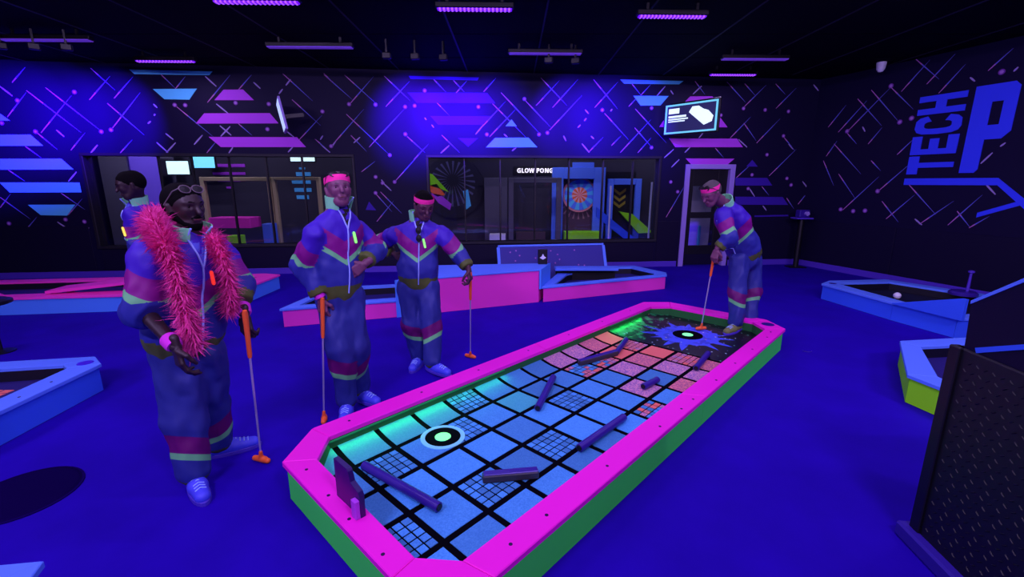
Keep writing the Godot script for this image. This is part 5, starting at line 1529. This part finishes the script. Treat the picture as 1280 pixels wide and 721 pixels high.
# j: joint positions relative to the base point
func person(label: String, at: Vector3, j: Dictionary, o: Dictionary) -> Node3D:
	var t := thing("person", label, "person", at)
	var face: Vector3 = Vector3(sin(o.yaw), 0, cos(o.yaw))
	var left: Vector3 = Vector3(cos(o.yaw), 0, -sin(o.yaw))
	var spine: Vector3 = (j.neck - j.pelvis).normalized()
	var front: Vector3 = (face - spine * face.dot(spine)).normalized()
	var skin: Material = o.skin
	var g: float = o.get("girth", 1.0)
	var nz := FastNoiseLite.new()
	nz.seed = o.seed
	nz.frequency = 0.075
	nz.fractal_octaves = 2
	# ---- bare body: head, neck, core and hands in one surface
	var sk := Shape.new()
	var H := Transform3D(look_basis(o.gaze, o.get("tilt", 0.0)), j.head)
	var f := Field.new(j.head - Vector3(0.16, 0.24, 0.16), j.head + Vector3(0.16, 0.15, 0.16), 0.0062)
	var hx := H.basis.x
	f.bone(xf(H, 0, 0.03, -0.025), xf(H, 0, 0.035, 0.008), 0.088, 0.085, 0.02, 0, 0.86, hx)
	f.bone(xf(H, 0, 0.01, 0.035), xf(H, 0, -0.065, 0.045), 0.060, 0.042, 0.03)
	f.bone(xf(H, 0, -0.085, 0.055), xf(H, 0, -0.092, 0.062), 0.028, 0.022, 0.025)
	for e in [-1, 1]:
		f.bone(xf(H, e * 0.052, -0.03, -0.01), xf(H, e * 0.022, -0.088, 0.05), 0.024, 0.02, 0.03)
		f.bone(xf(H, e * 0.036, -0.012, 0.066), xf(H, e * 0.036, -0.022, 0.062), 0.022, 0.022, 0.02)
		f.bone(xf(H, e * 0.076, 0.012, -0.012), xf(H, e * 0.074, -0.024, -0.006), 0.014, 0.010, 0.010)
		f.bone(xf(H, e * 0.014, 0.030, 0.090), xf(H, e * 0.046, 0.030, 0.074), 0.009, 0.009, 0.014)
	f.bone(xf(H, 0, 0.022, 0.090), xf(H, 0, -0.022, 0.112), 0.008, 0.013, 0.012)
	f.bone(xf(H, -0.018, -0.052, 0.089), xf(H, 0.018, -0.052, 0.089), 0.008, 0.008, 0.010)
	f.bone(xf(H, -0.013, -0.064, 0.088), xf(H, 0.013, -0.064, 0.088), 0.008, 0.008, 0.008)
	f.bone(xf(H, 0, -0.04, -0.02), j.neck, 0.054, 0.062, 0.03)
	for e in [-1, 1]: f.carve(xf(H, e * 0.033, 0.008, 0.098), 0.014)
	f.net(sk)
	# hidden core under the clothes
	var lo: Vector3 = j.pelvis.min(j.neck).min(j.el_l).min(j.el_r).min(j.wr_l).min(j.wr_r) - Vector3.ONE * 0.22
	var hi: Vector3 = j.pelvis.max(j.neck).max(j.sh_l).max(j.sh_r).max(j.el_l).max(j.el_r).max(j.wr_l).max(j.wr_r) + Vector3.ONE * 0.22
	f = Field.new(lo, hi, 0.016)
	f.bone(j.pelvis, j.neck - spine * 0.1, 0.11, 0.11, 0.04, 0, 0.7, front)
	f.bone(j.neck - spine * 0.1, j.neck, 0.08, 0.058, 0.04)
	for e in ["l", "r"]:
		f.bone(j["sh_" + e], j["el_" + e], 0.048, 0.042, 0.03)
		f.bone(j["el_" + e], j["wr_" + e], 0.041, 0.027, 0.02)
		f.bone(j.neck - spine * 0.08, j["sh_" + e], 0.06, 0.05, 0.04)
	f.net(sk)
	for e in ["l", "r"]:
		var hd: Array = o["hand_" + e]
		hand(sk, j["wr_" + e], hd[0], hd[1], hd[2], e == "r")
	put("body", sk.mesh(), skin, t)
	# ---- face details
	for e in [-1, 1]:
		var es := Shape.new()
		es.lathe([[0.0, 0.0], [0.0105, 0.003], [0.0115, 0.009], [0.006, 0.012], [0.0, 0.0125]], Vector3.ZERO, 14)
		var eo := put("eye", es.mesh(), M.eye, t)
		eo.transform = Transform3D(H.basis * Basis(Vector3.RIGHT, PI / 2), xf(H, e * 0.033, 0.008, 0.0735))
		var ir := Shape.new()
		ir.lathe([[0.0052, 0.0118], [0.004, 0.0130], [0.0, 0.0132]], Vector3.ZERO, 12)
		put("iris", ir.mesh(), M.hair, eo)
		var br := Shape.new()
		br.tube([xf(H, e * 0.014, 0.030, 0.100), xf(H, e * 0.032, 0.035, 0.093), xf(H, e * 0.050, 0.029, 0.079)], [0.003, 0.004, 0.002], 6)
		put("eyebrow", br.mesh(), o.hair, t)
	var lp := Shape.new()
	lp.tube([xf(H, -0.020, -0.058, 0.093), xf(H, 0, -0.057, 0.098), xf(H, 0.020, -0.058, 0.093)], [0.003, 0.0045, 0.003], 8)
	put("lips", lp.mesh(), M.lip, t)
	# ---- hair
	f = Field.new(j.head - Vector3(0.15, 0.15, 0.15), j.head + Vector3(0.15, 0.16, 0.15), 0.0075)
	f.bone(xf(H, 0, 0.032, -0.028), xf(H, 0, 0.038, 0.004), 0.094, 0.089, 0.02, 0, 0.87, hx)
	f.cut(xf(H, 0, 0.055, 0.075), H.basis * Vector3(0, -0.72, 0.69).normalized())
	f.cut(xf(H, 0, -0.06, 0), H.basis * Vector3(0, -1, 0))
	var hs := Shape.new()
	f.net(hs)
	put("hair", hs.mesh(), o.hair, t)
	if o.get("beard", false):
		f = Field.new(j.head - Vector3(0.13, 0.16, 0.13), j.head + Vector3(0.13, 0.05, 0.15), 0.006)
		f.bone(xf(H, 0, -0.086, 0.058), xf(H, 0, -0.094, 0.066), 0.033, 0.027, 0.02)
		for e in [-1, 1]:
			f.bone(xf(H, e * 0.056, -0.035, 0.0), xf(H, e * 0.024, -0.088, 0.052), 0.026, 0.024, 0.03)
			f.bone(xf(H, e * 0.004, -0.043, 0.098), xf(H, e * 0.026, -0.052, 0.085), 0.008, 0.006, 0.01)
		hs = Shape.new()
		f.net(hs)
		put("beard", hs.mesh(), M.hair, t)
	if o.has("band"):
		put("headband", ring_band(H, 0.040, 0.082, 0.0835, 0.103, 0.05, -0.010), o.band, t)
	if o.has("glasses"):
		glasses(t, Transform3D(H.basis * Basis(Vector3.RIGHT, -0.55), xf(H, 0, 0.098, 0.070)), M.black, o.glasses)
	# ---- jacket
	f = Field.new(lo, hi, 0.0122)
	var waist: Vector3 = j.pelvis + spine * 0.03
	var chest: Vector3 = j.neck - spine * 0.20
	f.bone(waist - spine * 0.01, waist + spine * 0.03, 0.160 * g, 0.166 * g, 0.03, 0, 0.76, front)
	f.bone(waist + spine * 0.05, waist + spine * 0.11, 0.178 * g, 0.180 * g, 0.03, 0, 0.76, front)
	f.bone(waist + spine * 0.11, chest, 0.176 * g, 0.172 * g, 0.05, 0, 0.70, front)
	f.bone(chest, j.neck - spine * 0.12, 0.168 * g, 0.12, 0.06, 0, 0.68, front)
	f.bone(j.neck - spine * 0.08, j.neck - spine * 0.025, 0.078, 0.070, 0.04, 0)
	var arm_len := {}
	for e in ["l", "r"]:
		var cl := 1 if e == "l" else 2
		var sh: Vector3 = j["sh_" + e]
		f.bone(j.neck - spine * 0.085, sh, 0.068, 0.068, 0.045, 0)
		var fat: float = o.get("sleeve_fat", 1.0)
		f.bone(sh, j["el_" + e], 0.076 * fat, 0.076 * fat, 0.03, cl)
		var cu: Vector3 = j["el_" + e].lerp(j["wr_" + e], o.get("sleeve_" + e, 0.86))
		f.bone(j["el_" + e], cu, 0.074 * fat, 0.056, 0.03, cl)
		arm_len[e] = [sh, j["el_" + e], cu]
	f.folds(nz, 0.017, 0.7)
	for e in ["l", "r"]: f.trim(arm_len[e][2], (arm_len[e][2] - arm_len[e][1]).normalized(), 0.10)
	var look := SuitMap.new()
	look.legs = false
	look.j = j
	look.spine = spine
	look.left = left
	look.front = front
	look.arm_len = arm_len
	var js := Shape.new()
	f.net(js, look)
	var jk := put("jacket", js.mesh(), M.suit, t)
	# zip and collar follow the cloth
	var open_at: Vector3 = j.neck - spine * 0.15
	var zp := []
	var zr := []
	var n := 14
	for q in n:
		var pt: Vector3 = j.pelvis.lerp(open_at, float(q) / (n - 1))
		zp.append(f.hit(pt + front * 0.40, -front, 0.5) + front * 0.003)
		zr.append(0.0055)
	var zs := Shape.new()
	zs.tube(zp, zr, 8)
	var cn: Vector3 = j.neck + spine * 0.002
	for e in [-1.0, 1.0]:
		var ep := []
		var er := []
		for q in 5:
			var w := q / 4.0
			var pt: Vector3 = open_at.lerp(cn, w) + left * e * 0.050 * w
			ep.append(f.hit(pt + front * 0.40, -front, 0.5) + front * 0.004)
			er.append(0.0055)
		ep.append(cn + (front * cos(0.5) + left * e * sin(0.5)) * 0.112 + spine * 0.058)
		er.append(0.005)
		zs.tube(ep, er, 8)
	put("zip", zs.mesh(), M.zip, jk)
	var cs := Shape.new()
	for q in 26:
		var a1 := lerpf(0.5, TAU - 0.5, q / 26.0)
		var a2 := lerpf(0.5, TAU - 0.5, (q + 1) / 26.0)
		var ring := []
		for a in [a1, a2]:
			var dr: Vector3 = front * cos(a) + left * sin(a)
			var flare := 0.006 + 0.022 * maxf(0.0, cos(a))
			var top: Vector3 = spine * (0.062 - 0.006 * cos(a))
			ring.append([cn + dr * 0.080 - spine * 0.035, cn + dr * (0.084 + flare) + top, cn + dr * (0.077 + flare) + top, cn + dr * 0.070 - spine * 0.035, dr])
		cs.quad(ring[0][0], ring[1][0], ring[1][1], ring[0][1], ring[0][4])
		cs.quad(ring[0][1], ring[1][1], ring[1][2], ring[0][2], spine)
		cs.quad(ring[0][2], ring[1][2], ring[1][3], ring[0][3], -ring[0][4])
	put("collar", cs.mesh(), M.collar, jk)
	# shirt in the open neck
	var ss := Shape.new()
	var rows := []
	for q in 6:
		var w := q / 5.0
		var row := []
		for e in 5:
			var pt: Vector3 = open_at.lerp(cn + spine * 0.01, w) + left * (e - 2) * 0.024 * w
			row.append(f.hit(pt + front * 0.40, -front, 0.36) + front * 0.002)
		rows.append(row)
	for q in 5:
		for e in 4: ss.quad(rows[q][e], rows[q][e + 1], rows[q + 1][e + 1], rows[q + 1][e], front)
	put("shirt", ss.mesh(), o.shirt, t)
	if o.has("stick"):
		var st := Shape.new()
		var sp: Vector3 = f.hit(j.neck - spine * 0.17 + left * 0.035 + front * 0.35, -front, 0.4) + front * 0.010
		var sq: Vector3 = f.hit(j.neck - spine * 0.25 + left * 0.055 + front * 0.35, -front, 0.4) + front * 0.012
		st.tube([sp, sp.lerp(sq, 0.1), sp.lerp(sq, 0.9), sq], [0.006, 0.0095, 0.0095, 0.006], 10)
		put("glow_stick", st.mesh(), o.stick, t)
	for e in ["l", "r"]:
		if o.get("wristband_" + e, false):
			var wb := Shape.new()
			var wd: Vector3 = (j["wr_" + e] - j["el_" + e]).normalized()
			wb.tube([j["wr_" + e] - wd * 0.075, j["wr_" + e] - wd * 0.065, j["wr_" + e] - wd * 0.02, j["wr_" + e] - wd * 0.01], [0.036, 0.041, 0.039, 0.034], 16)
			put("wristband", wb.mesh(), M.band_mag, t)
	# ---- trousers
	lo = j.pelvis.min(j.an_l).min(j.an_r).min(j.kn_l).min(j.kn_r) - Vector3(0.24, 0.06, 0.24)
	hi = j.pelvis.max(j.an_l).max(j.an_r).max(j.kn_l).max(j.kn_r) + Vector3(0.24, 0.13, 0.24)
	f = Field.new(lo, hi, 0.0125)
	f.bone(j.pelvis + spine * 0.04, j.pelvis - Vector3(0, 0.04, 0), 0.150 * g, 0.150 * g, 0.05, 0, 0.76, front)
	for e in ["l", "r"]:
		var cl := 1 if e == "l" else 2
		var bag: float = o.get("baggy", 1.0)
		f.bone(j["hip_" + e], j["kn_" + e], 0.104 * bag, 0.088 * bag, 0.035, cl)
		f.bone(j["kn_" + e], j["an_" + e] + Vector3(0, 0.02, 0), 0.088 * bag, 0.076 * minf(bag, 1.06), 0.03, cl)
	f.folds(nz, 0.02, 0.5)
	var look2 := SuitMap.new()
	look2.legs = true
	look2.j = j
	look2.left = left
	look2.drop = o.get("band_drop", 0.0)
	var ts := Shape.new()
	f.net(ts, look2)
	put("trousers", ts.mesh(), M.suit, t)
	# ---- shoes
	for e in ["l", "r"]:
		shoe(t, j["an_" + e], o["toe_" + e], o)
	return t

func shoe(t: Node3D, an: Vector3, toe: Vector3, o: Dictionary) -> void:
	var dir := Vector3(toe.x, 0, toe.z).normalized()
	var y0 := an.y - 0.09
	var base := Vector3(an.x, y0, an.z)
	var f := Field.new(base - Vector3(0.26, 0.02, 0.26), base + Vector3(0.26, 0.16, 0.26), 0.007)
	var sd := Vector3.UP.cross(dir)
	f.bone(base - dir * 0.05 + Vector3(0, 0.05, 0), base + dir * 0.08 + Vector3(0, 0.045, 0), 0.042, 0.046, 0.02)
	f.bone(base + dir * 0.08 + Vector3(0, 0.042, 0), base + dir * 0.185 + Vector3(0, 0.036, 0), 0.046, 0.038, 0.02, 0, 0.9, Vector3.UP)
	f.bone(base - dir * 0.02 + Vector3(0, 0.06, 0), base - dir * 0.01 + Vector3(0, 0.11, 0), 0.042, 0.045, 0.02)
	f.cut(base + Vector3(0, 0.018, 0), Vector3.DOWN)
	var s := Shape.new()
	f.net(s)
	var so := put("shoe", s.mesh(), o.get("shoe", M.shoe), t)
	var poly := PackedVector2Array()
	for k in 20:
		var a := TAU * k / 20
		var q := base + dir * (0.066 + cos(a) * 0.168) + sd * sin(a) * (0.050 + 0.006 * cos(a))
		poly.append(Vector2(q.x, q.z))
	s = Shape.new()
	s.prism(poly, y0 + 0.001, y0 + 0.024, 0.003)
	put("sole", s.mesh(), M.sole, so)
	s = Shape.new()
	for k in 6:
		var c := base + dir * (0.050 + k * 0.022) + Vector3(0, 0.098 - k * 0.004, 0)
		s.tube([c + sd * 0.026 - Vector3(0, 0.012, 0), c + Vector3(0, 0.001, 0), c - sd * 0.026 - Vector3(0, 0.012, 0)], [0.0035, 0.0035, 0.0035], 6)
	put("laces", s.mesh(), M.lace, so)

func putter(label: String, top: Vector3, foot: Vector3, aim: Vector3) -> void:
	var t := thing("putter", label, "putter", foot, 0.0, "orange putters")
	var d := (top - foot)
	var ax := d.normalized()
	var L := d.length()
	var s := Shape.new()
	s.tube([ax * 0.05, ax * (L - 0.26)], [0.0055, 0.0065], 10)
	put("shaft", s.mesh(), M.chrome, t)
	s = Shape.new()
	s.tube([ax * (L - 0.29), ax * (L - 0.27), ax * (L - 0.02), ax * L], [0.010, 0.0125, 0.015, 0.011], 12)
	put("grip", s.mesh(), M.orange, t)
	# two-way rubber head
	aim = Vector3(aim.x, 0, aim.z).normalized()
	var f := Field.new(Vector3(-0.09, -0.01, -0.09), Vector3(0.09, 0.11, 0.09), 0.005)
	f.bone(-aim * 0.05 + Vector3(0, 0.018, 0), aim * 0.05 + Vector3(0, 0.018, 0), 0.017, 0.017, 0.01)
	var sd := Vector3.UP.cross(aim)
	f.bone(-aim * 0.02 + Vector3(0, 0.018, 0) + sd * 0.008, aim * 0.02 + Vector3(0, 0.018, 0) + sd * 0.008, 0.017, 0.017, 0.012)
	f.bone(Vector3(0, 0.02, 0), ax * 0.075, 0.014, 0.011, 0.012)
	s = Shape.new()
	f.net(s)
	put("putter_head", s.mesh(), M.orange, t)

func boa(at: Vector3, path: Array) -> void:
	var t := thing("feather_boa", "fluffy hot pink feather boa hanging round a man's neck", "feather boa", at)
	var pts := []
	var rr := []
	for k in path.size():
		pts.append(path[k])
		rr.append(0.022)
	var s := Shape.new()
	s.tube(pts, rr, 10)
	put("core", s.mesh(), M.boa, t)
	# plumes: thin curved barbs standing out all round
	var r := RandomNumberGenerator.new()
	r.seed = 77
	var st := Shape.new()
	st.use_col = true
	var total := 0.0
	for k in path.size() - 1: total += path[k].distance_to(path[k + 1])
	for n in 16000:
		var want := r.randf() * total
		var early := want < total * 0.62
		var k := 0
		while k < path.size() - 2 and want > path[k].distance_to(path[k + 1]):
			want -= path[k].distance_to(path[k + 1])
			k += 1
		var p: Vector3 = path[k].lerp(path[k + 1], clampf(want / path[k].distance_to(path[k + 1]), 0, 1))
		var ax: Vector3 = (path[k + 1] - path[k]).normalized()
		var dv := Vector3(r.randfn(), r.randfn(), r.randfn())
		dv = (dv - ax * dv.dot(ax) * 0.6).normalized()
		var L := r.randf_range(0.03, 0.082) * (1.0 if early else 0.8)
		var side := dv.cross(ax).normalized() * r.randf_range(0.0018, 0.0042)
		var bend := Vector3(r.randfn(), r.randfn() - 0.8, r.randfn()) * 0.02
		var a := p + dv * 0.012
		var b := p + dv * L * 0.6 + bend * 0.3
		var c := p + dv * L + bend
		st.col = Color(0.68, 0.012, 0.26).lerp(Color(1.0, 0.09, 0.46), r.randf())
		st.quad(a - side, a + side, b + side * 0.9, b - side * 0.9, dv.cross(side))
		st.tri(b - side * 0.9, b + side * 0.9, c, dv.cross(side))
	var po := put("plumes", st.mesh(), M.plume, t)
	po.set_meta("kind", "stuff")

func people() -> void:
	suit_materials()
	var P := [{"at": Vector3(-1.780, 0.000, -2.450), "j": {"head": Vector3(0.043, 1.562, -0.020), "neck": Vector3(0.050, 1.414, -0.020), "sh_r": Vector3(-0.035, 1.323, 0.170), "el_r": Vector3(-0.063, 1.065, 0.230), "wr_r": Vector3(0.174, 0.922, 0.370), "sh_l": Vector3(0.064, 1.290, -0.210), "el_l": Vector3(0.174, 1.108, -0.170), "wr_l": Vector3(0.282, 0.964, -0.030), "pelvis": Vector3(-0.061, 0.811, -0.010), "hip_r": Vector3(-0.085, 0.768, 0.030), "hip_l": Vector3(-0.008, 0.738, -0.050), "kn_r": Vector3(-0.060, 0.385, 0.090), "kn_l": Vector3(-0.071, 0.344, -0.130), "an_r": Vector3(-0.023, 0.090, 0.146), "an_l": Vector3(-0.077, 0.090, -0.170)}},
		{"at": Vector3(-1.270, 0.000, -3.200), "j": {"head": Vector3(0.081, 1.637, -0.020), "neck": Vector3(0.065, 1.533, -0.040), "sh_r": Vector3(-0.047, 1.346, 0.120), "el_r": Vector3(-0.158, 1.136, 0.100), "wr_r": Vector3(-0.045, 0.904, 0.120), "sh_l": Vector3(0.133, 1.347, -0.180), "el_l": Vector3(0.252, 1.200, -0.220), "wr_l": Vector3(0.232, 1.129, 0.000), "pelvis": Vector3(0.022, 0.939, -0.020), "hip_r": Vector3(-0.037, 0.897, 0.000), "hip_l": Vector3(0.084, 0.882, -0.060), "kn_r": Vector3(0.038, 0.534, 0.100), "kn_l": Vector3(0.116, 0.519, -0.040), "an_r": Vector3(0.032, 0.097, 0.020), "an_l": Vector3(0.064, 0.103, -0.160)}},
		{"at": Vector3(-0.800, 0.000, -4.050), "j": {"head": Vector3(0.042, 1.495, 0.030), "neck": Vector3(-0.016, 1.388, -0.030), "sh_r": Vector3(-0.240, 1.239, -0.050), "el_r": Vector3(-0.463, 1.122, -0.230), "wr_r": Vector3(-0.281, 1.041, -0.170), "sh_l": Vector3(0.176, 1.241, -0.030), "el_l": Vector3(0.330, 1.065, -0.010), "wr_l": Vector3(0.420, 0.943, 0.070), "pelvis": Vector3(-0.049, 0.813, -0.030), "hip_r": Vector3(-0.138, 0.776, -0.030), "hip_l": Vector3(0.037, 0.776, -0.030), "kn_r": Vector3(-0.125, 0.424, 0.010), "kn_l": Vector3(0.065, 0.414, 0.050), "an_r": Vector3(-0.082, 0.089, -0.070), "an_l": Vector3(0.081, 0.105, 0.130)}},
		{"at": Vector3(2.420, 0.124, -4.750), "j": {"head": Vector3(-0.418, 1.456, 0.030), "neck": Vector3(-0.207, 1.348, -0.090), "sh_r": Vector3(-0.303, 1.253, 0.090), "el_r": Vector3(-0.267, 1.041, 0.200), "wr_r": Vector3(-0.376, 0.913, 0.190), "sh_l": Vector3(0.035, 1.212, -0.270), "el_l": Vector3(-0.021, 0.982, -0.170), "wr_l": Vector3(-0.317, 0.920, 0.070), "pelvis": Vector3(0.123, 0.800, -0.230), "hip_r": Vector3(0.028, 0.760, -0.150), "hip_l": Vector3(0.249, 0.742, -0.310), "kn_r": Vector3(0.011, 0.407, -0.070), "kn_l": Vector3(0.279, 0.382, -0.250), "an_r": Vector3(0.001, 0.083, -0.010), "an_l": Vector3(0.220, 0.080, -0.170)}},
		{"at": Vector3(-3.220, 0.000, -4.250), "j": {"head": Vector3(-0.133, 1.663, 0.100), "neck": Vector3(-0.162, 1.500, 0.030), "sh_r": Vector3(-0.124, 1.415, 0.150), "el_r": Vector3(-0.140, 1.186, 0.130), "wr_r": Vector3(-0.073, 1.016, 0.200), "sh_l": Vector3(-0.069, 1.426, -0.130), "el_l": Vector3(-0.092, 1.152, -0.150), "wr_l": Vector3(-0.110, 0.966, -0.100), "pelvis": Vector3(-0.161, 0.940, -0.030), "hip_r": Vector3(-0.157, 0.913, 0.030), "hip_l": Vector3(-0.115, 0.894, -0.070), "kn_r": Vector3(-0.050, 0.500, 0.000), "kn_l": Vector3(0.040, 0.500, -0.100), "an_r": Vector3(0.050, 0.090, -0.090), "an_l": Vector3(0.160, 0.090, -0.170)}}]
	var boa_path := [Vector3(0.153, 0.879, 0.230), Vector3(0.170, 0.959, 0.250), Vector3(0.178, 1.068, 0.270), Vector3(0.168, 1.182, 0.270), Vector3(0.153, 1.300, 0.270), Vector3(0.114, 1.406, 0.250), Vector3(0.019, 1.475, 0.170), Vector3(-0.089, 1.511, 0.030), Vector3(-0.117, 1.520, -0.090), Vector3(-0.053, 1.471, -0.150), Vector3(0.066, 1.430, -0.110), Vector3(0.172, 1.387, -0.030), Vector3(0.228, 1.297, 0.010), Vector3(0.246, 1.183, 0.010), Vector3(0.240, 1.076, 0.010), Vector3(0.220, 0.994, 0.010)]
	var green_stick := glow_mat(Color(0.55, 1.0, 0.45), 0.9)
	var red_stick := glow_mat(Color(1.0, 0.22, 0.18), 0.8)
	var yellow_stick := glow_mat(Color(1.0, 0.85, 0.30), 0.9)
	var D := Vector3.DOWN
	person("bearded man in purple shell suit under a pink boa, sunglasses on his head", P[0].at, P[0].j,
		{"yaw": 1.12, "baggy": 1.22, "sleeve_fat": 1.2, "band_drop": 0.12, "gaze": Vector3(0.94, -0.05, 0.34), "skin": M.skin_dark, "hair": M.hair, "beard": true, "glasses": mat(Color(0.42, 0.36, 0.40), 0.4), "shirt": M.shirt_white, "stick": red_stick, "seed": 3, "girth": 1.12,
		"hand_r": [Vector3(0.20, -0.95, 0.15), Vector3(0.55, 0.1, -0.8), 0.62], "hand_l": [Vector3(0.12, -0.95, 0.2), Vector3(0.2, -0.1, -1.0), 0.95], "sleeve_r": 0.22, "sleeve_l": 0.55, "wristband_r": true, "wristband_l": true,
		"toe_r": Vector3(0.70, 0, 0.71), "toe_l": Vector3(0.85, 0, -0.5)})
	person("man in purple shell suit with pink headband looking up, hand on hip", P[1].at, P[1].j,
		{"yaw": 0.9, "gaze": Vector3(0.55, 0.16, 0.85), "skin": M.skin_pale, "hair": M.hair_grey, "band": M.band_pink, "glasses": M.black, "shirt": M.shirt_dark, "stick": green_stick, "seed": 5,
		"hand_r": [Vector3(0.08, -0.95, 0.15), Vector3(0.3, -0.1, -0.9), 0.95], "hand_l": [Vector3(-0.7, -0.5, 0.3), Vector3(-0.3, 0.0, -1.0), 0.5], "wristband_r": true,
		"toe_r": Vector3(0.2, 0, 1), "toe_l": Vector3(0.8, 0, 0.5)})
	person("man in shell suit with pink headband looking down, leaning on a putter with outstretched arm", P[2].at, P[2].j,
		{"yaw": 0.2, "gaze": Vector3(0.42, -0.42, 0.85), "skin": M.skin_mid, "hair": M.hair, "band": M.band_pink, "shirt": M.shirt_dark, "stick": green_stick, "seed": 8, "girth": 0.96,
		"hand_r": [Vector3(0.7, -0.4, 0.3), Vector3(0.3, 0.0, -1.0), 0.5], "hand_l": [Vector3(0.15, -0.95, 0.15), Vector3(-0.9, -0.1, -0.3), 0.95],
		"toe_r": Vector3(-0.15, 0, 1), "toe_l": Vector3(0.75, 0, 0.6)})
	person("man in shell suit with pink headband bent over, putting on the long course", P[3].at, P[3].j,
		{"shoe": M.hem, "yaw": -0.95, "gaze": Vector3(-0.80, -0.50, 0.42), "skin": M.skin_pale, "hair": M.hair_grey, "band": M.band_pink, "glasses": M.black, "shirt": M.shirt_white, "seed": 11, "girth": 1.02,
		"hand_r": [Vector3(-0.25, -0.9, 0.1), Vector3(0.6, -0.2, -0.5), 0.9], "hand_l": [Vector3(-0.25, -0.9, 0.12), Vector3(0.5, -0.2, 0.6), 0.9],
		"toe_r": Vector3(-0.75, 0, 0.6), "toe_l": Vector3(-0.8, 0, 0.5)})
	person("man in purple shell suit standing by the left window behind the boa man", P[4].at, P[4].j,
		{"yaw": -0.30, "gaze": Vector3(-0.75, -0.22, 0.6), "skin": M.skin_dark, "hair": M.hair, "shirt": M.shirt_white, "stick": yellow_stick, "seed": 14,
		"hand_r": [Vector3(0.0, -1.0, 0.1), Vector3(0.8, 0, -0.3), 0.4], "hand_l": [Vector3(0.0, -1.0, 0.1), Vector3(-0.8, 0, -0.3), 0.4],
		"toe_r": Vector3(0.5, 0, 0.8), "toe_l": Vector3(0.6, 0, 0.7)})
	boa(P[0].at, boa_path)
	putter("orange putter held by the man in the boa, its head on the floor", Vector3(-1.459, 1.009, -2.420), Vector3(-1.555, 0.000, -2.543), Vector3(0.9, 0, 0.3))
	putter("orange putter hanging from the hand of the man looking up", Vector3(-1.292, 0.925, -3.040), Vector3(-1.368, 0.000, -3.045), Vector3(0.3, 0, 0.9))
	putter("orange putter the man looking down leans on, its head on the floor", Vector3(-0.365, 0.923, -3.970), Vector3(-0.412, 0.000, -4.283), Vector3(0.8, 0, 0.5))
	putter("orange putter of the bent man, its head by the lit cup", Vector3(2.045, 1.031, -4.600), Vector3(2.060, 0.125, -4.790), Vector3(0.9, 0, -0.2))
	# dark glasses hooked on the zip of the third man
	var g := thing("hanging_sunglasses", "black sunglasses hooked on the zip of the man looking down", "sunglasses", P[2].at)
	var gj: Dictionary = P[2].j
	glasses(g, Transform3D(Basis(Vector3.BACK, PI / 2) * Basis(Vector3.RIGHT, 0.0), gj.neck + Vector3(0.02, -0.13, 0.155)), M.black, M.black)
